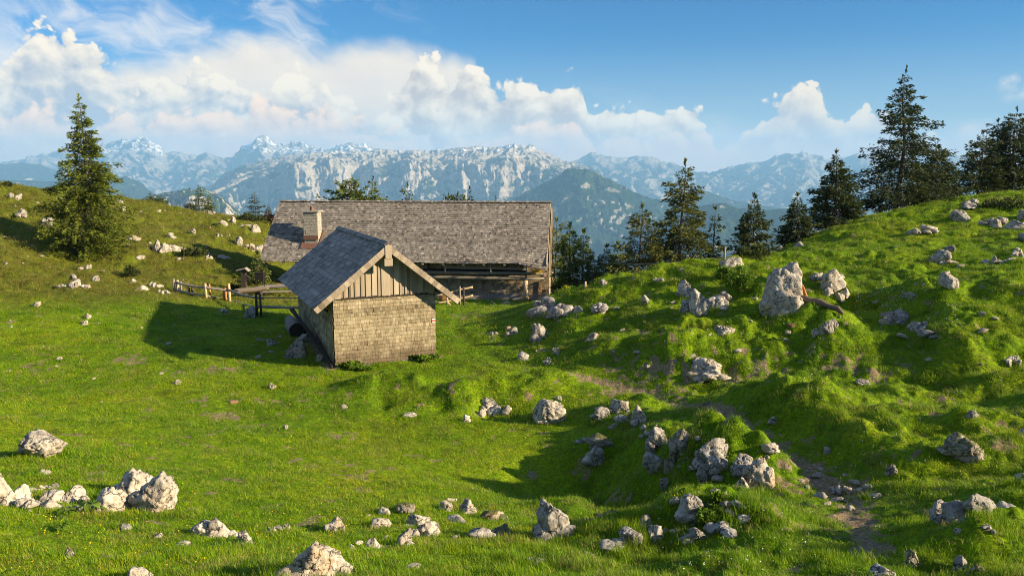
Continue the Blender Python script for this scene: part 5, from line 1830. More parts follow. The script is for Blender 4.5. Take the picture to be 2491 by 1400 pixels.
if 'things' not in DEV:
    # left fence along the yard
    g0 = gp(424, 710)
    O = np.array([g0[0], g0[1], g0[2]])
    fe = empty('rail_fence', O)
    tag(fe, 'old wooden rail fence of paired posts curving round the yard left of the shed', 'fence')
    posts = [(424, 711, 678, .065, 'rail'), (433, 711, 681, .10, 'pale'), (441, 710, 684, .06, 'rail'), (461, 716, 690, .07, 'dark'), (469, 718, 698, .07, 'dark'), (502, 726, 689, .075, 'pale'), (512, 727, 690, .06, 'orange'),
             (545, 729, 699, .065, 'orange'), (550, 729, 700, .06, 'orange'), (559, 732, 690, .085, 'pale'), (625, 768, 716, .07, 'dark'), (636, 771, 714, .06, 'dark')]
    gs = []
    for (u, vb, vt, r, m_) in posts:
        g = gp(u, vb)
        gs.append(g)
        mkpost(fe, g, vt, r, M[m_], O, (random.uniform(-.03, .03), 0))
    P3 = lambda u, v, Y: at(u, v, Y)
    yA, yB, yC, yD = gs[0][1], gs[5][1], gs[9][1], gs[10][1]
    rail(fe, [P3(428, 687, yA), P3(470, 696, (yA + yB) / 2), P3(500, 699, yB)], .075, M['rail'], O)
    rail(fe, [P3(426, 705, yA), P3(465, 714, (yA + yB) / 2), P3(500, 718, yB)], .07, M['rail'], O)
    rail(fe, [P3(498, 699, yB), P3(530, 703, (yB + yC) / 2), P3(562, 707, yC)], .075, M['rail'], O)
    rail(fe, [P3(498, 718, yB), P3(545, 728, yC + 1), P3(572, 733, yC)], .06, M['rail'], O)
    rail(fe, [P3(555, 705, yC), P3(590, 718, (yC + yD) / 2), P3(640, 725, yD)], .075, M['rail'], O)
    rail(fe, [P3(570, 733, yC), P3(600, 742, (yC + yD) / 2), P3(628, 750, yD)], .055, M['rail'], O)
    rail(fe, [P3(628, 745, yD), P3(680, 747, yD - .4), P3(728, 748, yD - 1.0)], .085, M['rail'], O)
    rail(fe, [P3(622, 723, yD), P3(670, 724, yD), P3(735, 724, yD)], .035, M['rail'], O)

    # fence between the shed and the hut
    g0 = gp(1128, 740)
    O = np.array([g0[0], g0[1], g0[2]])
    fr = empty('pole_fence', O)
    tag(fr, 'short fence of pale poles tied to two posts between the shed and the hut', 'fence')
    ya = g0[1]
    for (u, vb, vt, r, m_) in [(1119, 741, 696, .055, 'rail'), (1128, 742, 697, .065, 'dark')]:
        mkpost(fr, gp(u, vb), vt, r, M[m_], O)
    rail(fr, [P3(1150, 698, ya), P3(1125, 703, ya - .1), P3(1058, 720, ya - .6)], .065, M['pale'], O)
    rail(fr, [P3(1151, 718, ya), P3(1125, 725, ya - .1), P3(1056, 738, ya - .6)], .065, M['pale'], O)
    rail(fr, [P3(1130, 704, ya), P3(1090, 713, ya - .1), P3(1058, 722, ya - .4)], .03, M['rail'], O)
    g = gp(1088, 742)
    mb = MB()
    mb.tube([(0, 0, -.2), (.02, 0, .25), (-.01, .02, .55)], [.07, .065, .05], 9, .5)
    mb.tube([(0, 0, .12), (.1, -.02, .10), (.2, -.02, .02)], [.06, .07, .03], 9, .5)
    s_ = mb.build('gnarled_stump', M['pale'], None, True, tuple(g))
    tag(s_, 'pale gnarled branch stump under the right eave of the shed', 'stump')
    g = gp(1074, 737)
    mb = MB()
    n = 14
    mb.tube([(0, 0, 0), (0, 0, .35), (0, 0, .72)], [.26, .29, .26], n, .5)
    tub = mb.build('wooden_tub', M['orange'], None, True, (g[0], g[1] + 1.2, gz1(g[0], g[1] + 1.2)))
    tag(tub, 'reddish wooden tub behind the pale poles right of the shed', 'tub')
    mb = MB()
    for z in (.12, .58):
        mb.tube([(0, 0, z - .02), (0, 0, z + .02)], [.292, .292], n, .5)
    mb.build('hoop', M['black'], tub)

    # water trough, pump post, iron box, table
    gA, gB = gp(574, 722), gp(650, 708)
    gB[1] = gA[1] + 1.6
    gB = np.array([at(650, 700, gB[1])[0], gB[1], gz1(at(650, 700, gB[1])[0], gB[1])])
    d = gB - gA
    L = np.hypot(d[0], d[1])
    ang = math.atan2(d[1], d[0])
    tr = empty('log_trough', tuple(gA), ang)
    tag(tr, 'hollowed log water trough in the yard behind the fence', 'trough')
    mb = MB()
    n, m_ = 12, 9
    ring = []
    for j in range(m_):
        x = L * j / (m_ - 1)
        r = .30 - .03 * j / m_
        ring.append([np.array([x, r * math.cos(PI + PI * k / n), .42 + .02 * math.sin(j) + r * math.sin(PI + PI * k / n) * 1.0]) for k in range(n + 1)]
                    + [np.array([min(max(x, .12), L - .12), .8 * r * math.cos(2 * PI - PI * k / n), .42 + .02 * math.sin(j) + .7 * r * math.sin(2 * PI - PI * k / n)]) for k in range(n + 1)])
    k2 = 2 * (n + 1)
    pts = [p for rg in ring for p in rg]
    fs = []
    for j in range(m_ - 1):
        for k in range(k2):
            fs.append((j * k2 + k, j * k2 + (k + 1) % k2, (j + 1) * k2 + (k + 1) % k2, (j + 1) * k2 + k))
    fs.append(tuple(range(k2))[::-1])
    fs.append(tuple((m_ - 1) * k2 + k for k in range(k2)))
    mb.poly(pts, fs, .5)
    mb.build('hollow_log', wood_mat('trough_wood', [(.1, (.045, .036, .028)), (.5, (.115, .092, .070)), (.9, (.21, .18, .14))], (1, 7, 7), .4), tr, True)
    mb = MB()
    mb.box((L / 2, 0, .37), (L - .3, .42, .01), .5)
    mb.build('water', flat_mat('trough_water', (.10, .13, .16), .05), tr)
    for x in (.5, L - .6):
        mb = MB(); mb.box((x, 0, .06), (.2, .6, .22), .4)
        mb.build('bearer', M['dark'], tr)

    g = gp(589, 716)
    pu = empty('pump_post', (g[0], g[1] + .5, gz1(g[0], g[1] + .5)))
    tag(pu, 'dark wooden pump post with a little board roof and spout at the trough', 'pump')
    mb = MB(); mb.box((0, 0, .7), (.28, .28, 1.5), .4); mb.build('post', M['dark'], pu)
    mb = MB(); mb.box((-.12, 0, 1.52), (.62, .5, .05), .6, (np.array([.97, 0, .22]), Y, np.array([-.22, 0, .97])))
    mb.box((.26, 0, 1.50), (.34, .5, .05), .6, (np.array([.75, 0, -.66]), Y, np.array([.66, 0, .75])))
    mb.build('roof', M['rail'], pu)
    mb = MB(); mb.bar((.12, -.05, 1.12), (.46, -.1, .86), .14, .14, Z, .4); mb.build('spout', M['dark'], pu)
    g = gp(630, 702)
    bx = empty('iron_box', (g[0], g[1] + .3, gz1(g[0], g[1] + .3)))
    tag(bx, 'black iron fire box on legs behind the trough', 'fire box')
    mb = MB(); mb.box((0, 0, .78), (.58, .4, .46), .4); mb.box((0, 0, 1.02), (.64, .46, .03), .5); mb.build('box', M['black'], bx)
    for a in (-.24, .24):
        for b in (-.15, .15):
            mb = MB(); mb.bar((a, b, -.05), (a, b, .56), .05, .05, X, .4); mb.build('leg', M['black'], bx)
    # picnic table with its benches
    g = gp(672, 722)
    tb_ = empty('picnic_table', (g[0], g[1] + .6, gz1(g[0], g[1] + .6)), .25)
    tag(tb_, 'grey wooden picnic table in the yard left of the shed roof', 'table')
    mb = MB()
    for k in range(5):
        mb.box((0, -.32 + k * .16, .76), (1.9, .15, .045), random.gauss(.5, .15))
    mb.build('table_top', M['rail'], tb_)
    for s in (-.7, .7):
        mb = MB()
        mb.bar((s, -.32, 0), (s, -.12, .74), .09, .06, X, .3); mb.bar((s, .32, 0), (s, .12, .74), .09, .06, X, .3); mb.bar((s, -.3, .36), (s, .3, .36), .08, .05, Z, .3)
        mb.build('trestle', M['dark'], tb_)
    for s, lb in ((-.85, 'bench on the near side of the picnic table'), (.85, 'bench on the far side of the picnic table')):
        g2 = np.array([g[0] - s * -.25 * 0 - math.sin(.25) * s, g[1] + .6 + math.cos(.25) * s])
        be = empty('bench', (g2[0], g2[1], gz1(g2[0], g2[1])), .25)
        tag(be, lb, 'bench')
        mb = MB(); mb.box((0, -.08, .44), (1.9, .15, .045), .5); mb.box((0, .08, .44), (1.9, .15, .045), .4); mb.build('seat', M['rail'], be)
        for q_ in (-.7, .7):
            mb = MB(); mb.box((q_, 0, .21), (.07, .26, .42), .4); mb.build('leg', M['dark'], be)

    # big logs at the rear of the shaded shed wall
    for (u, v, r, L, lb) in [(718, 822, .36, 1.3, 'thick grey log section lying at the rear of the shaded shed wall'), (712, 806, .30, 1.2, 'second thick log lying behind the grey log section by the shed')]:
        g = gp(u, v)
        lg = empty('log_section', (g[0], g[1] + .3, gz1(g[0], g[1] + .3)), SHED_PHI)
        tag(lg, lb, 'log')
        mb = MB()
        mb.tube([(0, t * L, r * .85 + .02 * math.sin(t * 9)) for t in np.linspace(0, 1, 6)], [r * q_ for q_ in (.97, 1.0, .98, 1.02, 1.0, .96)], 16, .4, caps=False, wob=.03)
        mb.build('bark', M['rail'], lg, True)
        mb = MB()
        mb.tube([(0, .01, r * .85), (0, L - .01, r * .85)], [r * .95, r * .95], 16, .3)
        mb.build('core', M['dark'], lg)

    # wire pole and wire on the crest, marker stake
    g = gp(1762, 636)
    O = np.array(g)
    zt = up_z(O, 600) - O[2]
    po = empty('wire_pole', O)
    tag(po, 'thin grey pole carrying the wire on the mound crest', 'pole')
    mb = MB(); mb.tube([(0, 0, -.3), (0, 0, zt * .5), (.02, 0, zt)], [.06, .055, .05], 8, .5); mb.build('shaft', M['rail'], po, True)
    mb = MB(); mb.tube([(-.07, 0, zt * .35), (.07, 0, zt * .35)], [.03, .03], 6, .5); mb.build('insulator', M['tin'], po)
    a = np.array(BARN_O) + BA * (BL - .1) + BB * 1.1 + Z * 3.35
    b = O + np.array([0, 0, zt * .35])
    mb = MB()
    pts = []
    for t in np.linspace(0, 1, 25):
        p = a + (b - a) * t
        p[2] -= .62 * 4 * t * (1 - t)
        pts.append(p - a)
    mb.tube(pts, .018, 6, .9)
    wi = mb.build('wire', M['slab'], None, True, tuple(a))
    tag(wi, 'pale wire sagging from the hut gable to the pole on the mound', 'wire')
    g = gp(1424, 702)
    mb = MB(); mb.tube([(0, 0, -.2), (0, 0, .38)], [.055, .05], 8, .6)
    o = mb.build('marker_stake', M['pale'], None, True, tuple(g)); tag(o, 'short pale wooden stake on the left mound crest among yellow flowers', 'stake')

    # dead trunk by the biggest boulder
    g1, g2 = gp(1945, 738), gp(2050, 778)
    dt = empty('dead_trunk', tuple(g1))
    tag(dt, 'dead weathered tree trunk fallen beside the biggest furrowed boulder', 'trunk')
    d = g2 - g1
    mb = MB()
    pts, rad = [], []
    for t in np.linspace(0, 1, 9):
        p = d * t
        p[2] = gz1(g1[0] + p[0], g1[1] + p[1]) - g1[2] + .16 + .05 * math.sin(t * 8)
        pts.append(p); rad.append(.17 - .09 * t + .02 * math.sin(t * 17))
    mb.tube(pts, rad, 10, .4, wob=.12)
    mb.build('log', wood_mat('dead_trunk_wood', [(.1, (.06, .045, .034)), (.5, (.16, .12, .085)), (.9, (.30, .24, .17))], (2, 8, 8), .5, .6), dt, True)
    mb = MB()
    for k in range(6):
        a0 = np.array([.05 + .05 * k, .0, .1])
        mb.tube([a0, a0 + np.array([-.04 - .04 * k, -.05, .35 + .05 * k]), a0 + np.array([.03 - .1 * k, .02, .55 + .12 * (k % 3)])], [.09, .06, .012], 6, .5, wob=.2)
    mb.build('splintered_stump', M['orange'], dt)
    # molehill
    for (u, v, r, lb) in [(565, 978, .22, 'round brown molehill in the lawn left of the middle'), (1925, 792, .2, 'brown heap of earth under the biggest furrowed boulder')]:
        g = gp(u, v)
        V, Fc = chunk(77 + int(u), 4, 20, .2, 0, .12)
        V = V * np.array([r, r * .9, r * .55])
        V[:, 2] = np.maximum(V[:, 2], -.05)
        o = obj('molehill', mesh_np('molehill', V, Fc), flat_mat('loose_earth', (.17, .105, .06), .95, 0, .35, 18), None, tuple(g))
        tag(o, lb, 'molehill')
# ------------------------------------------------------------------ far mountains
def mountain_mat(name, rock, forest, tree_z, snow=0.0, snow_z=150.0, soft=120.0, meadow=0.0, nscale=1.0, bare=.0):
    """forest on gentle low ground, bare pale rock on steep ground, snow in patches high up; nscale in 1/m"""
    mt, nt, P = material(name)
    p = wpos(nt)
    geo = nt.new('ShaderNodeNewGeometry')
    sx = nt.new('ShaderNodeSeparateXYZ'); nt.l.new(geo.outputs['Normal'], sx.inputs[0])
    px = nt.new('ShaderNodeSeparateXYZ'); nt.l.new(p, px.inputs[0])
    n = nt.noise(p, .0035 * nscale, 7, .66)
    n2 = nt.noise(p, .012 * nscale, 5, .65)
    n3 = nt.noise(p, .0011 * nscale, 4, .6)
    slope = nt.m('ADD', nt.m('ADD', nt.m('MULTIPLY', sx.outputs[2], .55), .28), nt.m('ADD', nt.m('MULTIPLY', nt.m('SUBTRACT', n3, .5), 1.1), nt.m('ADD', nt.m('MULTIPLY', nt.m('SUBTRACT', n, .5), 1.0), nt.m('MULTIPLY', nt.m('SUBTRACT', n2, .5), .5))))
    zz = nt.m('ADD', px.outputs[2], nt.m('ADD', nt.m('MULTIPLY', nt.m('SUBTRACT', n, .5), soft * 2.2), nt.m('MULTIPLY', nt.m('SUBTRACT', n3, .5), soft * 2)))
    steep = nt.ss(slope, .74 - bare, .60 - bare)
    high = nt.ss(zz, tree_z - soft * .6, tree_z + soft * .6)
    rk = nt.m('MAXIMUM', steep, high)
    rc = nt.mix(nt.ss(n2, .35, .62), tuple(c * .62 for c in rock), rock)
    rc = nt.mix(nt.m('MULTIPLY', nt.ss(n, .50, .62), .45), rc, (.13, .15, .07))
    fc = nt.mix(nt.ss(nt.noise(p, .03 * nscale, 4, .6), .35, .65), tuple(c * .6 for c in forest), forest)
    if meadow:
        fc = nt.mix(nt.m('MULTIPLY', nt.ss(n3, .56, .66), meadow), fc, (.10, .14, .035))
    band = nt.noise(nt.vm('MULTIPLY', p, (.0006 * nscale, .0006 * nscale, .02 * nscale)), 1.0, 4, .6)
    rc = nt.mix(nt.ss(band, .40, .60, 0.0, .5), rc, tuple(c * .5 for c in rock))
    col = nt.mix(rk, fc, rc)
    if snow:
        sk = nt.m('MULTIPLY', nt.m('MULTIPLY', nt.ss(nt.m('ADD', n2, nt.m('MULTIPLY', nt.m('SUBTRACT', n, .5), .8)), .50, .57), nt.ss(zz, snow_z - 40, snow_z + 60)), nt.ss(sx.outputs[2], .45, .75))
        col = nt.mix(nt.m('MULTIPLY', sk, snow), col, (.86, .86, .88))
    nt.put(P.inputs['Base Color'], col)
    P.inputs['Roughness'].default_value = .95
    P.inputs['Specular IOR Level'].default_value = .02
    nt.put(P.inputs['Normal'], nt.bump(nt.m('ADD', n2, n), .8, 60.0 / nscale))
    return mt


ROCKC = (.50, .44, .37)
FOREST = (.022, .040, .014)


def mountain(name, label, D, sky_pts, v_foot, mat, front, seed, depth=None, rib=.16, cliff=None, nx=420, ny=130, freq=1.0, back=.5, jag=.02, group=None, foot_z=-1000.0):
    """One range. sky_pts = skyline in picture points at crest distance D; the front slope comes `front` metres nearer;
    cliff = (share of height where the wall starts, where it ends, share of run it takes) gives a plateau edge."""
    us = np.array([p[0] for p in sky_pts], float)
    zs = np.array([ray(p[0], p[1])[2] * D for p in sky_pts])
    xs = np.array([ray(p[0], p[1])[0] * D for p in sky_pts])
    X = np.linspace(xs[0], xs[-1], nx)
    crest = np.interp(X, xs, zs)
    # soften the polyline, then roughen it
    k = np.hanning(7); k /= k.sum()
    crest = np.convolve(np.pad(crest, 3, mode='edge'), k, 'valid')
    wl = (xs[-1] - xs[0])
    t = np.linspace(0, 1, ny)             # 0 foot, 1 crest, >1 behind
    tb = np.linspace(1, 1 + back, int(ny * .3))[1:]
    T = np.concatenate([t, tb])
    XX, TT = np.meshgrid(X, T)
    H = np.repeat((crest - foot_z)[None], len(T), 0)
    sc_ = freq / D * 26
    wob = fbm2(XX * sc_ * .5, TT * 1.7, 4, seed)
    wt = TT + .10 * wob * np.sin(np.clip(TT, 0, 1) * PI)
    if cliff:
        c0, c1, r0, r1 = cliff    # height shares before/after the wall; run shares where it begins and ends
        rr0 = r0 + .085 * fbm2(XX * sc_ * 1.1 + TT * 2.5, TT * 2.6 + 3.3, 4, seed + 5) + .03 * (ridge2(XX * sc_ * 3.1 + TT * 2.0, TT * 2.0, 3, seed + 6) - .4)
        up1 = np.clip(wt / rr0, 0, 1)
        base = c0 * up1 ** 1.35
        wall = (c1 - c0) * sstep(0, 1, np.clip((wt - rr0) / (r1 - r0), 0, 1))
        top = (1 - c1) * np.clip((wt - rr0 - (r1 - r0)) / np.maximum(1 - rr0 - (r1 - r0), .05), 0, 1) ** .9
        prof = base + wall + top
    else:
        prof = np.clip(wt, 0, 1) ** 1.25
    prof = np.where(TT > 1, 1 - 1.0 * (TT - 1), prof)
    env = np.sin(np.clip(TT, 0, 1) * PI * .93) ** .7
    ribs = ridge2(XX * sc_ * 1.7 + wob * 1.6 + TT * 1.3, TT * 3.6 + 1.2 * fbm2(XX * sc_ * .8, TT * 2, 3, seed + 13), 6, seed + 11) - .45
    fine = fbm2(XX * sc_ * 9, TT * 12, 4, seed + 23)
    butt = ridge2(XX * sc_ * .55 - TT * 1.1, TT * 1.3 + XX * sc_ * .15, 3, seed + 41) - .5
    Zz = foot_z + H * prof + H * (rib * .35 * env * ribs + rib * 1.1 * env * butt + rib * .10 * env * fine)
    Zz = Zz + H * jag * (ridge2(XX * sc_ * 5, XX * 0 + TT * 3, 5, seed + 31) - .5) * np.clip(TT, 0, 1) ** 2
    Yd = D - front * (1 - TT)
    Xs = XX * Yd / D
    V = np.stack([Xs, Yd, Zz], -1)
    # broken faces: the same relief in all three directions, pushed outwards
    q3 = V.reshape(-1, 3) * (26.0 * freq / D)
    q3 = q3 + .35 * np.stack([fbm3(q3 * 1.3 + 9, 2, seed + 51), fbm3(q3 * 1.3 + 4, 2, seed + 52), fbm3(q3 * 1.3 + 1, 2, seed + 53)], -1)
    d3 = fbm3(q3 * np.array([1.9, 1.9, 2.6]), 5, seed + 61, .58)
    r3 = 1 - np.abs(fbm3(q3 * np.array([1.2, 1.2, 1.5]) + 5, 4, seed + 62)) * 2.6
    amp = D / 26.0 * rib * 2.6
    e3 = (np.sin(np.clip(TT, 0, 1) * PI * .9) ** .5).reshape(-1)
    V = V.reshape(-1, 3)
    V[:, 1] -= amp * (.9 * d3 + .55 * (r3 - .4)) * e3
    V[:, 2] += amp * .30 * (d3 + .5 * (r3 - .4)) * e3
    V = V.reshape(XX.shape + (3,))
    nr_, nc_ = XX.shape
    ii = np.arange(nr_ * nc_).reshape(nr_, nc_)
    ff = np.stack([ii[:-1, :-1], ii[:-1, 1:], ii[1:, 1:], ii[1:, :-1]], -1).reshape(-1, 4)
    o = obj(name, mesh_np(name, V.reshape(-1, 3), ff), mat)
    tag(o, kind='structure')
    return o


if 'mtn' not in DEV:
    m_far = mountain_mat('far_rock', (.34, .30, .26), FOREST, -60, .9, 260, 150, 0, 1.0)
    m_mass = mountain_mat('massif_rock', (.46, .40, .33), FOREST, 10, .95, 190, 130, .0, 1.7)
    m_pyr = mountain_mat('wooded_mountain', (.32, .30, .255), (.020, .040, .015), 700, 0, 0, 120, .2, 2.2, bare=.27)
    m_knob = mountain_mat('knob_rock', ROCKC, (.032, .058, .022), 600, 0, 0, 60, .4, 2.6)
    m_low = mountain_mat('wooded_ridge', (.40, .38, .33), (.020, .038, .016), 900, 0, 0, 120, .3, 1.5, bare=.16)

    mountain('mountain_range', '', 20000, [(-500, 420), (-200, 395), (0, 388), (60, 384), (100, 372), (150, 352), (190, 362), (240, 345), (270, 335), (300, 330), (330, 334), (360, 332), (390, 350), (410, 372), (440, 365), (470, 372), (520, 380), (560, 385), (640, 400), (760, 420)], 0, m_far, 6500, 5, rib=.20, jag=.05)
    mountain('mountain_range', '', 18500, [(330, 430), (430, 405), (480, 378), (500, 362), (530, 370), (560, 375), (590, 345), (612, 338), (630, 320), (645, 322), (665, 336), (700, 345), (730, 338), (760, 352), (800, 362), (850, 345), (900, 352), (980, 365), (1100, 355), (1250, 380), (1400, 420)], 0, m_far, 6000, 15, rib=.2, jag=.05)
    mountain('mountain_range', '', 19000, [(1250, 420), (1380, 392), (1410, 382), (1440, 366), (1460, 372), (1500, 380), (1540, 374), (1580, 376), (1610, 380), (1640, 388), (1680, 410), (1720, 415), (1760, 408), (1800, 392), (1850, 388), (1880, 378), (1910, 372), (1940, 366), (1965, 360), (1990, 372), (2020, 384), (2060, 376), (2085, 364), (2110, 372), (2150, 390), (2200, 384), (2260, 372), (2320, 366), (2370, 380), (2450, 400), (2700, 420)], 0, m_far, 6000, 25, rib=.2, jag=.05)
    mountain('mountain_massif', '', 12500, [(380, 560), (480, 480), (540, 425), (580, 398), (640, 384), (700, 372), (760, 366), (830, 358), (880, 362), (950, 360), (1020, 362), (1080, 356), (1130, 350), (1160, 346), (1190, 350), (1240, 342), (1290, 350), (1330, 364), (1370, 386), (1420, 400), (1500, 440), (1600, 520)], 0, m_mass, 4200, 35, rib=.13, cliff=(.50, .86, .46, .60), nx=620, ny=190, jag=.03)
    mountain('wooded_mountain', '', 8200, [(1050, 640), (1160, 545), (1230, 492), (1290, 458), (1340, 432), (1375, 408), (1400, 402), (1430, 406), (1470, 424), (1520, 446), (1570, 470), (1620, 488), (1700, 520), (1780, 545), (1860, 600)], 0, m_pyr, 2400, 45, rib=.15, nx=420, ny=150, jag=.015)
    mountain('wooded_ridge', '', 11000, [(1500, 560), (1580, 500), (1650, 470), (1690, 458), (1720, 462), (1800, 490), (1900, 505), (2000, 520), (2150, 540), (2400, 520), (2600, 500)], 0, m_low, 3500, 55, rib=.10, jag=.008)
    mountain('wooded_ridge', '', 6500, [(1500, 600), (1600, 545), (1680, 500), (1730, 492), (1790, 500), (1860, 506), (1920, 502), (1980, 508), (2060, 535), (2200, 560), (2600, 560)], 0, m_low, 2200, 57, rib=.10, jag=.008)
    mountain('wooded_ridge', '', 15000, [(-500, 380), (-200, 390), (0, 396), (60, 393), (100, 398), (150, 420), (200, 450), (260, 480), (360, 540)], 0, m_low, 4000, 65, rib=.08, jag=.006)
    mountain('wooded_ridge', '', 10000, [(-400, 430), (0, 432), (120, 440), (240, 432), (270, 424), (310, 426), (340, 440), (370, 468), (420, 510), (480, 580)], 0, m_low, 3000, 66, rib=.10, jag=.008)
    mountain('rocky_knob', '', 5600, [(200, 600), (290, 510), (360, 472), (400, 462), (450, 456), (500, 456), (525, 466), (550, 484), (590, 520), (650, 600)], 0, m_knob, 1500, 75, rib=.12, cliff=(.70, .95, .72, .78), jag=.01)

    # the air: one closed box of even, thin, bluish haze
    hz = bpy.data.materials.new('haze_air')
    hz.use_nodes = True
    nt = NT(hz.node_tree)
    nt.n.remove(nt.n['Principled BSDF'])
    pv = nt.new('ShaderNodeVolumePrincipled')
    pv.inputs['Color'].default_value = (.32, .64, 1.0, 1)
    pv.inputs['Density'].default_value = 5.8e-5
    pv.inputs['Anisotropy'].default_value = 0.0
    nt.l.new(pv.outputs[0], nt.n['Material Output'].inputs['Volume'])
    mb = MB()
    mb.box((0, 10750, (720 - 1040) / 2), (44000, 25500, 1760), .5)
    o = mb.build('haze', hz)
    tag(o, kind='stuff')
# ------------------------------------------------------------------ grass and flowers (uncountable)
def tuft_mesh(seed, n, h, spread, wid, lean=.5, seg=3):
    r0 = np.random.default_rng(seed)
    V, Fq = [], []
    for i in range(n):
        a, rr = r0.uniform(0, 2 * PI), spread * math.sqrt(r0.random())
        p = np.array([rr * math.cos(a), rr * math.sin(a), -.01])
        b = r0.uniform(0, 2 * PI)
        hd = np.array([math.cos(b), math.sin(b), 0])
        s = np.array([-math.sin(b), math.cos(b), 0])
        hh, w, ln = h * r0.uniform(.45, 1.15), wid * r0.uniform(.7, 1.3), lean * r0.uniform(.2, 1.3)
        b0 = len(V)
        for j in range(seg + 1):
            t = j / seg
            c = p + hd * hh * ln * t * t + np.array([0, 0, hh * (t - .22 * ln * t * t)])
            ww = w * (1 - t * .92)
            V += [c - s * ww, c + s * ww]
        for j in range(seg):
            k = b0 + 2 * j
            Fq.append((k, k + 1, k + 3, k + 2))
    return mesh_np('tuft', np.array(V), np.array(Fq), True)


def blade_mat(name, dry=False):
    mt, nt, P = material(name)
    rnd = nt.new('ShaderNodeObjectInfo').outputs['Random']
    col, a, b, c = grass_colour(nt, rnd)
    hv = nt.attr('heath', 'INSTANCER')
    col = nt.mix(nt.m('MULTIPLY', hv, nt.ss(rnd, .25, .8, .45, .95)), col, (.180, .140, .024))
    if dry:
        col = nt.mix(nt.ss(rnd, .0, 1.0, .45, .95), col, (.36, .28, .10))
    nt.put(P.inputs['Base Color'], col)
    P.inputs['Roughness'].default_value = .55
    P.inputs['Specular IOR Level'].default_value = .25
    tr = nt.new('ShaderNodeBsdfTranslucent')
    nt.put(tr.inputs[0], nt.mix(.5, col, (.22, .32, .01)))
    mx = nt.new('ShaderNodeMixShader')
    mx.inputs[0].default_value = .35
    nt.l.new(P.outputs[0], mx.inputs[1])
    nt.l.new(tr.outputs[0], mx.inputs[2])
    nt.l.new(mx.outputs[0], nt.n['Material Output'].inputs[0])
    return mt


def instancer(name, pts, rot, scale, idx, objs, extra=None):
    col = bpy.data.collections.new(name + '_source')
    for i, (me, mt) in enumerate(objs):
        so_ = bpy.data.objects.new('%s_%02d' % (name, i), me)
        me.materials.append(mt)
        col.objects.link(so_)
    me = bpy.data.meshes.new(name)
    me.vertices.add(len(pts))
    me.vertices.foreach_set('co', np.asarray(pts, np.float32).ravel())
    attr(me, 'rot', rot, 'POINT', 'FLOAT_VECTOR')
    attr(me, 'scl', scale, 'POINT', 'FLOAT_VECTOR')
    a = me.attributes.new('pick', 'INT', 'POINT')
    a.data.foreach_set('value', np.asarray(idx, np.int32))
    for k, v in (extra or {}).items():
        attr(me, k, v)
    me.update()
    o = obj(name, me)
    ng = bpy.data.node_groups.new(name, 'GeometryNodeTree')
    ng.interface.new_socket('Geometry', in_out='INPUT', socket_type='NodeSocketGeometry')
    ng.interface.new_socket('Geometry', in_out='OUTPUT', socket_type='NodeSocketGeometry')
    N, L = ng.nodes, ng.links
    gi, go = N.new('NodeGroupInput'), N.new('NodeGroupOutput')
    ci = N.new('GeometryNodeCollectionInfo')
    ci.inputs['Collection'].default_value = col
    ci.inputs['Separate Children'].default_value = True
    ci.inputs['Reset Children'].default_value = True
    ip = N.new('GeometryNodeInstanceOnPoints')
    ip.inputs['Pick Instance'].default_value = True

    def na(nm, typ):
        n = N.new('GeometryNodeInputNamedAttribute')
        n.data_type = typ
        n.inputs['Name'].default_value = nm
        return n.outputs['Attribute']
    L.new(gi.outputs[0], ip.inputs['Points'])
    L.new(ci.outputs[0], ip.inputs['Instance'])
    L.new(na('pick', 'INT'), ip.inputs['Instance Index'])
    L.new(na('rot', 'FLOAT_VECTOR'), ip.inputs['Rotation'])
    L.new(na('scl', 'FLOAT_VECTOR'), ip.inputs['Scale'])
    L.new(ip.outputs[0], go.inputs[0])
    md = o.modifiers.new('scatter', 'NODES')
    md.node_group = ng
    return o


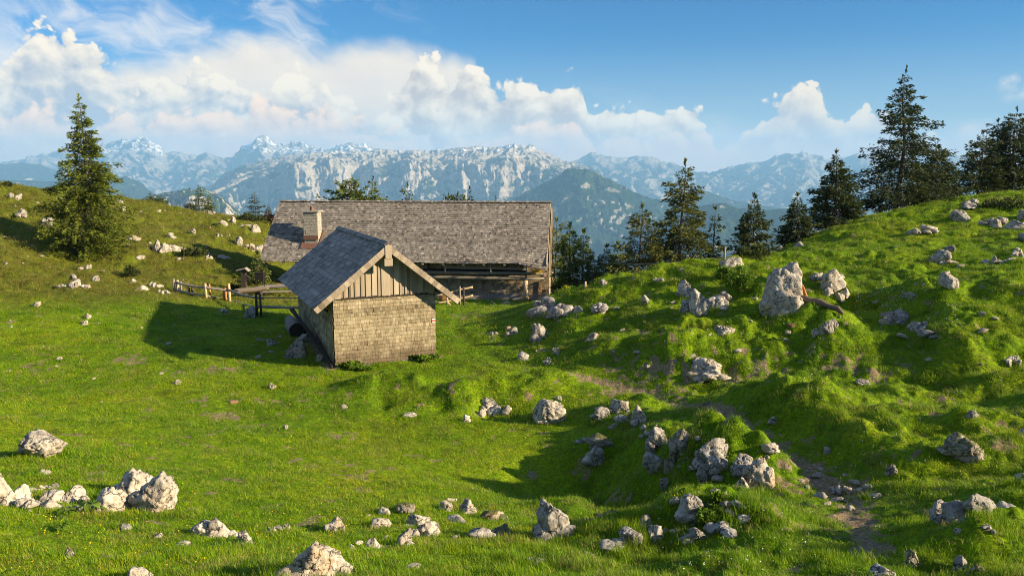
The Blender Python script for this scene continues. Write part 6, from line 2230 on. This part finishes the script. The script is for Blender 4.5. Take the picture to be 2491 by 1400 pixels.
if 'grass' not in DEV:
    rg = np.random.default_rng(99)
    # density per square metre falls with distance, tufts grow a little
    edges = np.geomspace(6.5, 92, 60)
    px_, py_ = [], []
    for a, b in zip(edges[:-1], edges[1:]):
        mid = math.sqrt(a * b)
        dens = np.interp(mid, [6.5, 10, 14, 20, 30, 45, 65, 92], [430, 400, 320, 230, 150, 88, 46, 22])
        span = 0.80 + .9
        n = int(dens * .5 * (b * b - a * a) * span)
        az = rg.uniform(-.80, .9, n)
        rr = np.sqrt(rg.uniform(a * a, b * b, n))
        px_.append(np.sin(az) * rr)
        py_.append(np.cos(az) * rr)
    gx, gy = np.concatenate(px_), np.concatenate(py_)
    rr = np.hypot(gx, gy)
    dirt = grid_lookup(_dirt, gx, gy)
    hth = grid_lookup(_heath, gx, gy)
    rgh = grid_lookup(_rough, gx, gy)
    keep = rg.random(len(gx)) > np.clip(dirt * 1.1, 0, .90)
    for (x, y, r) in ROCKS:
        keep &= (gx - x) ** 2 + (gy - y) ** 2 > (r * .72) ** 2
    keep &= ~inside(gx, gy, SHED_O, SA, SB, -.08, 4.36, -.05, 8.4)
    keep &= ~inside(gx, gy, BARN_O, BA, BB, 2.2, 20.3, 1.0, 9)
    cl = fbm2(gx * .9, gy * .9, 3, 201)
    keep &= rg.random(len(gx)) < .72 + .9 * cl
    gx, gy, rr, hth, rgh, cl = [q[keep] for q in (gx, gy, rr, hth, rgh, cl)]
    n = len(gx)
    gzv = gz(gx, gy)
    az = np.arctan2(gx, gy)
    tall = sstep(13.8, 11.5, rr + 1.2 * cl) * sstep(.45, .1, np.abs(az + .15)) + .35 * sstep(14, 10, rr) + .5 * rgh * sstep(0, .3, fbm2(gx * 1.3, gy * 1.3, 2, 205)) * sstep(30, 14, rr)
    patch = sstep(.25, .42, fbm2(gx * .8, gy * .8, 3, 207)) * .55
    u_ = rg.random(n)
    pick = rg.integers(0, 3, n)
    pick = np.where(u_ < .20 * np.clip(tall, 0, 1) + .02, rg.integers(3, 5, n), pick)
    pick = np.where(rg.random(n) < .07 + .36 * patch + .12 * hth, 5, pick)
    sz = np.interp(rr, [6, 14, 30, 60, 92], [.95, 1.0, 1.45, 2.2, 3.0]) * rg.uniform(.6, 1.3, n) * (1 + .35 * cl)
    tus = fbm2(gx * 2.4, gy * 2.4, 2, 209)
    rk_near = np.zeros(n)
    for (x, y, r) in ROCKS:
        if math.hypot(x, y) < 40:
            dd = np.hypot(gx - x, gy - y)
            rk_near = np.maximum(rk_near, sstep(r + .45, r * .8, dd))
    szz = sz * (.54 + .50 * np.clip(tall, 0, 1) + .45 * rk_near) * np.interp(rr, [10, 30, 60], [1, .85, .75]) * np.clip(1 + tus * (1.0 + 1.1 * rgh), .35, 2.2)
    rot = np.stack([rg.normal(0, .16, n), rg.normal(0, .16, n), rg.uniform(0, 2 * PI, n)], 1)
    BM, BD = blade_mat('grass_blade'), blade_mat('straw_blade', True)
    src = [(tuft_mesh(1, 18, .085, .11, .0042, .7), BM), (tuft_mesh(2, 20, .070, .12, .0046, .9), BM), (tuft_mesh(3, 16, .10, .10, .0040, .6), BM),
           (tuft_mesh(4, 15, .095, .10, .0036, .8, 4), BM), (tuft_mesh(5, 14, .12, .09, .0034, .9, 4), BM), (tuft_mesh(6, 16, .11, .11, .0034, .9), BD)]
    go_ = instancer('grass', np.stack([gx, gy, gzv - .004], 1), rot, np.stack([sz, sz, szz], 1), pick, src, {'heath': hth})
    tag(go_, 'short grazed green grass covering the alpine pasture', 'grass', kind='stuff')

    # flowers: yellow on the lawn, white on the right slope
    def flower(name, pc, pr):
        mb = MB()
        for k in range(5):
            a = 2 * PI * k / 5
            c, s = math.cos(a), math.sin(a)
            mb.poly([(0, 0, .10), (.012 * c - .008 * s, .012 * s + .008 * c, .106), (.022 * c, .022 * s, .104), (.012 * c + .008 * s, .012 * s - .008 * c, .106)], [(0, 1, 2, 3)])
        mb.tube([(0, 0, 0), (.004, 0, .05), (0, 0, .1)], .0016, 3, .5, caps=False)
        me = mb.mesh(name)
        mt = flat_mat(name + '_petal', pc, .6, 0, .1)
        return me, mt
    FU = []
    for (u0, v0, u1, v1, cnt, k) in [(0, 700, 900, 1000, 260, 0), (0, 1000, 800, 1390, 420, 0), (850, 930, 1400, 1050, 330, 0), (1100, 1050, 1700, 1250, 220, 0), (100, 1220, 900, 1395, 260, 0), (1340, 690, 1500, 720, 160, 0), (1380, 660, 1700, 900, 160, 1),
                                     (2080, 690, 2330, 800, 420, 1), (1750, 760, 2000, 930, 150, 1), (1600, 1250, 2000, 1395, 150, 1), (800, 1100, 1600, 1395, 200, 0), (1900, 900, 2480, 1300, 160, 1)]:
        uu, vv = rg.uniform(u0, u1, cnt), rg.uniform(v0, v1, cnt)
        H_pts = hits(uu, vv)
        ok = np.isfinite(H_pts[:, 0]) & (H_pts[:, 1] < 60)
        c2 = fbm2(np.nan_to_num(H_pts[:, 0]) * .7, np.nan_to_num(H_pts[:, 1]) * .7, 2, 301)
        ok &= rg.random(cnt) < .55 + 1.4 * c2
        for q in H_pts[ok]:
            FU.append((q[0], q[1], q[2], k))
    FU = np.array(FU)
    fr_ = np.hypot(FU[:, 0], FU[:, 1])
    s = np.interp(fr_, [8, 20, 45], [.50, .62, 1.0]) * rg.uniform(.7, 1.2, len(FU))
    fo = instancer('meadow_flowers', FU[:, :3], np.stack([rg.normal(0, .3, len(FU)) + .25, rg.normal(0, .3, len(FU)), rg.uniform(0, 6, len(FU))], 1), np.stack([s, s, s * .9], 1), FU[:, 3].astype(int),
                   [flower('yellow_flower', (.80, .52, .01), 0), flower('white_flower', (.8, .8, .76), 0)])
    tag(fo, 'tiny yellow and white flowers dotted through the pasture grass', 'flowers', kind='stuff')
# ------------------------------------------------------------------ sky: daylight and banks of cumulus
world = bpy.data.worlds.new('World')
bpy.context.scene.world = world
world.use_nodes = True
nt = NT(world.node_tree)
sky = nt.new('ShaderNodeTexSky', sky_type='NISHITA')
sky.sun_disc = False
sky.sun_elevation = SUN_EL
sky.sun_rotation = math.atan2(SUN_H[0], SUN_H[1])
sky.altitude = 1500
sky.air_density = 1.0
sky.dust_density = .6
sky.ozone_density = 2.2
dirv = nt.new('ShaderNodeTexCoord').outputs['Generated']
sep = nt.new('ShaderNodeSeparateXYZ')
nt.l.new(dirv, sep.inputs[0])
AZ = nt.m('ARCTAN2', sep.outputs[0], sep.outputs[1])
EL = nt.m('ARCSINE', sep.outputs[2])


def azel(u, v):
    r = ray(u, v)
    return math.atan2(r[0], 1.0), math.atan2(r[2], math.hypot(r[0], 1.0))


def vec(x, y):
    c = nt.new('ShaderNodeCombineXYZ')
    nt.put(c.inputs[0], x)
    nt.put(c.inputs[1], y)
    return c.outputs[0]


A0, A1, E0, E1 = -.75, .75, -.05, .40


def curve(pts):
    """a height (elevation) as a function of azimuth through picture points"""
    q = sorted(((azel(u, v)) for u, v in pts), key=lambda t: t[0])
    nd = nt.new('ShaderNodeFloatCurve')
    c = nd.mapping.curves[0]
    P = [((a - A0) / (A1 - A0), (e - E0) / (E1 - E0)) for a, e in q]
    P = [(min(max(x, 0), 1), min(max(y, 0), 1)) for x, y in P]
    while len(c.points) < len(P):
        c.points.new(.5, .5)
    for pt, (x, y) in zip(c.points, P):
        pt.location = (x, y)
        pt.handle_type = 'AUTO_CLAMPED'
    nd.mapping.extend = 'HORIZONTAL'
    nd.mapping.update()
    nt.put(nd.inputs['Value'], nt.lin(AZ, A0, A1))
    return nt.m('ADD', nt.m('MULTIPLY', nd.outputs[0], E1 - E0), E0)


P0 = vec(AZ, nt.m('MULTIPLY', EL, 1.15))


def field(seed, sc, dx=0.0, dy=0.0, det=4):
    """cauliflower relief: rounded cells within rounded cells, gently warped"""
    p = nt.vm('ADD', P0, (seed * 1.37 + dx, seed * .71 + dy, seed * .33))
    wq = nt.vm('SCALE', nt.vm('SUBTRACT', nt.noise(p, sc * .55, 2, .55, out='Color', dims='2D'), (.5, .5, .5)), scale=.75 / sc)
    p = nt.vm('ADD', p, wq)
    v = nt.vor(p, sc, 'F1', detail=det - 1, rough=.52, dims='2D')
    n = nt.noise(p, sc * .5, 6, .58, dims='2D')
    return nt.m('ADD', nt.m('MULTIPLY', nt.m('SUBTRACT', 1.0, v), .62), nt.m('MULTIPLY', n, .55))


FIELDS = {}
for k, (sd, sc) in {'a': (1.0, 20.0), 'b': (4.0, 26.0), 'c': (7.0, 16.0)}.items():
    FIELDS[k] = (field(sd, sc), field(sd, sc, .16 / sc, .20 / sc), field(sd, sc, .5 / sc, .55 / sc, 2))

LIT = 4.2
FM = .42
base = sky.outputs[0]
# deep blue low in the sky; upper sky out of view kept brighter for fill
col = nt.mix(1.0, base, nt.mix(nt.ss(EL, .28, .60), (.085, .315, .495), (.75, .92, 1.05)), 'MULTIPLY')
# bright broken cloud added out of view, overhead and behind, as fill light
fill_cloud = nt.ss(nt.noise(dirv, 2.2, 4, .6), .48, .62)
fill_cloud = nt.m('MULTIPLY', fill_cloud, nt.m('MAXIMUM', nt.ss(EL, .42, .62), nt.m('MULTIPLY', nt.ss(sep.outputs[1], .1, -.3), nt.ss(EL, .02, .12))))
col = nt.mix(nt.m('MULTIPLY', fill_cloud, .85), col, tuple(c * LIT for c in (.42, .39, .36)))
# pale band towards the horizon
col = nt.mix(nt.ss(EL, .16, .0, 0, .55), col, tuple(c * LIT for c in (.62, .62, .64)))

# --- high ice cloud: streaks sweeping up to the left
cs, sn = math.cos(-.33), math.sin(-.33)
sa = nt.m('ADD', nt.m('MULTIPLY', AZ, cs), nt.m('MULTIPLY', EL, sn))
sb = nt.m('ADD', nt.m('MULTIPLY', AZ, -sn), nt.m('MULTIPLY', EL, cs))
pst = vec(nt.m('MULTIPLY', sa, 2.2), nt.m('MULTIPLY', sb, 8.0))
pst = nt.vm('ADD', pst, nt.vm('SCALE', nt.noise(P0, 4.0, 3, .6, out='Color', dims='2D'), scale=.9))
cir = nt.noise(pst, 1.5, 7, .62, dims='2D')
cap = curve([(-200, -150), (0, -60), (200, -120), (600, -160), (900, -60), (1050, 20), (1160, 90), (1330, 150), (1500, 240), (2491, 330)])
cm = nt.m('MULTIPLY', nt.ss(nt.m('SUBTRACT', cap, EL), -.03, .07), nt.ss(cir, .44, .70))
col = nt.mix(nt.m('MULTIPLY', cm, .85), col, tuple(c * LIT for c in (.93, .89, .86)))


def layer(col, pts, fk, amp, soft, h, lit, shade, amax=1.0, rel=2.6, foot=None, bias=.5, base_dark=.35):
    f0, f1, f2 = FIELDS[fk]
    T = curve(pts)
    e = nt.m('SUBTRACT', nt.m('ADD', T, nt.m('MULTIPLY', nt.m("SUBTRACT", f0, FM), amp)), EL)
    al = nt.ss(e, 0.0, soft)
    if foot is not None:
        Bt = curve(foot)
        fb = nt.m('SUBTRACT', EL, nt.m('ADD', Bt, nt.m('MULTIPLY', nt.m("SUBTRACT", f2, FM), .05)))
        al = nt.m('MULTIPLY', al, nt.ss(fb, -.012, .028))
    relief = nt.m('ADD', nt.m('MULTIPLY', nt.m('SUBTRACT', f0, f1), rel * .62), nt.m('MULTIPLY', nt.m('SUBTRACT', f0, f2), rel * .22))
    k = nt.m('ADD', bias, relief)
    k = nt.m('ADD', k, nt.ss(e, h * .6, 0.0, 0.0, .34))
    k = nt.m('SUBTRACT', k, nt.ss(e, h * .25, h, 0.0, base_dark))
    k = nt.lin(k, .0, 1.02)
    cc = nt.mix(k, tuple(c * LIT for c in shade), tuple(c * LIT for c in lit))
    return nt.mix(nt.m('MULTIPLY', al, amax), col, cc)


W1, S1 = (1.16, 1.00, .78), (.62, .56, .54)
W2, S2 = (1.12, .94, .71), (.66, .59, .57)
PK, SP = (1.40, .98, .66), (.80, .61, .56)
# spreading sheet behind everything
col = layer(col, [(-200, 190), (0, 170), (150, 190), (300, 120), (420, 110), (520, 70), (640, 66), (760, 84), (860, 84), (960, 84), (1040, 92), (1090, 112), (1130, 120), (1155, 125), (1165, 150), (1175, 235), (1300, 330), (1500, 400), (2600, 420)],
            'c', .022, .035, .20, (1.08, .93, .75), (.86, .73, .65), .93, .7, bias=.66, base_dark=.2)
# cumulus right of the middle
col = layer(col, [(600, 420), (900, 360), (940, 250), (990, 190), (1040, 150), (1080, 172), (1130, 175), (1180, 185), (1230, 186), (1280, 192), (1330, 208), (1380, 204), (1420, 246), (1436, 282), (1480, 262), (1540, 262), (1600, 268), (1655, 252), (1695, 268), (1725, 330), (1745, 375), (1800, 420), (2600, 420)],
            'a', .066, .007, .075, W1, S1, 1.0, 3.0, bias=.52)
# tall cumulus on the left
col = layer(col, [(-200, 160), (0, 148), (30, 128), (55, 75), (95, 60), (150, 72), (200, 98), (262, 145), (300, 178), (340, 198), (390, 190), (430, 165), (480, 160), (540, 182), (590, 205), (640, 260), (760, 330), (1000, 420), (2600, 420)],
            'b', .055, .007, .095, W1, (.50, .53, .60), 1.0, 2.3, bias=.5, base_dark=.5)
# towers in the middle
col = layer(col, [(-200, 420), (480, 330), (560, 262), (640, 235), (685, 180), (705, 140), (735, 132), (752, 170), (775, 166), (798, 190), (812, 240), (850, 240), (880, 262), (905, 298), (960, 300), (1010, 308), (1048, 330), (1100, 380), (1200, 420), (2600, 430)],
            'c', .058, .007, .075, W1, (.58, .55, .57), 1.0, 2.9, bias=.52)
# low peach coloured puffs and grey bars in front
col = layer(col, [(-200, 270), (0, 262), (60, 255), (130, 230), (200, 262), (300, 268), (400, 262), (480, 250), (540, 242), (620, 238), (700, 262), (790, 262), (860, 285), (930, 300), (1000, 318), (1100, 330), (1200, 312), (1300, 300), (1400, 300), (1480, 305), (1560, 300), (1640, 296), (1700, 310), (1750, 350), (1850, 420), (2600, 430)],
            'b', .055, .016, .085, PK, SP, .88, 2.0, bias=.52, base_dark=.25)
# right hand group
col = layer(col, [(-200, 430), (1700, 430), (1770, 330), (1800, 288), (1850, 268), (1890, 252), (1925, 226), (1960, 214), (1992, 222), (2008, 258), (2040, 292), (2068, 280), (2095, 240), (2125, 226), (2165, 238), (2182, 276), (2200, 310), (2260, 330), (2400, 420), (2600, 430)],
            'a', .066, .007, .060, W2, (.62, .58, .60), 1.0, 3.2, bias=.52)
col = layer(col, [(-200, 430), (1500, 420), (1600, 345), (1760, 338), (1900, 330), (2020, 342), (2120, 330), (2200, 312), (2300, 296), (2380, 300), (2440, 312), (2600, 318)],
            'c', .035, .020, .07, (1.10, .86, .68), (.76, .66, .64), .85, 1.6, bias=.6, base_dark=.2)
# stray puff at the right edge
col = layer(col, [(-200, 430), (2340, 430), (2385, 240), (2400, 204), (2440, 190), (2491, 180), (2560, 178)], 'b', .04, .02, .06, (.98, .88, .80), (.72, .68, .70), .9, 1.6,
            foot=[(-200, 100), (2380, 215), (2430, 225), (2491, 236), (2600, 240)], bias=.6)
# everything sinks into the horizon haze
col = nt.mix(nt.ss(EL, .055, .0, 0, .6), col, tuple(c * LIT for c in (1.0, .78, .66)))
col = nt.mix(nt.ss(EL, -.01, -.06), col, tuple(c * LIT for c in (.20, .26, .30)))
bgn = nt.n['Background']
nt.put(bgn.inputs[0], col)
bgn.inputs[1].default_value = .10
world.cycles.sampling_method = 'MANUAL'
world.cycles.sample_map_resolution = 512
# ------------------------------------------------------------------ camera, sun
sc = bpy.context.scene
cam = bpy.data.cameras.new('camera')
cam.sensor_width = 36.0
cam.lens = F / PW * 36.0
cam.clip_start = 0.1
cam.clip_end = 200000
co = bpy.data.objects.new('camera', cam)
C.objects.link(co)
co.rotation_euler = (PI / 2 - TH, 0, 0)
sc.camera = co
sl = bpy.data.lights.new('sun', 'SUN')
sl.energy = 5.0
sl.angle = R(0.5)
sl.color = (1.0, .81, .54)
so = bpy.data.objects.new('sun', sl)
C.objects.link(so)
so.rotation_euler = Vector(SUN).to_track_quat('Z', 'Y').to_euler()
sc.view_settings.view_transform = 'Standard'
sc.view_settings.look = 'None'
sc.view_settings.exposure = 1.3
sc.view_settings.gamma = 1.0
sc.cycles.filter_width = 1.0
sc.cycles.use_denoising = True
sc.cycles.denoising_input_passes = 'RGB_ALBEDO_NORMAL'
sc.cycles.denoising_prefilter = 'NONE'
sc.cycles.max_bounces = 6
sc.cycles.diffuse_bounces = 3
sc.cycles.glossy_bounces = 2
sc.cycles.transmission_bounces = 2
sc.cycles.transparent_max_bounces = 6
sc.cycles.volume_bounces = 1
sc.cycles.caustics_reflective = False
sc.cycles.caustics_refractive = False
sc.cycles.sample_clamp_indirect = 4.0
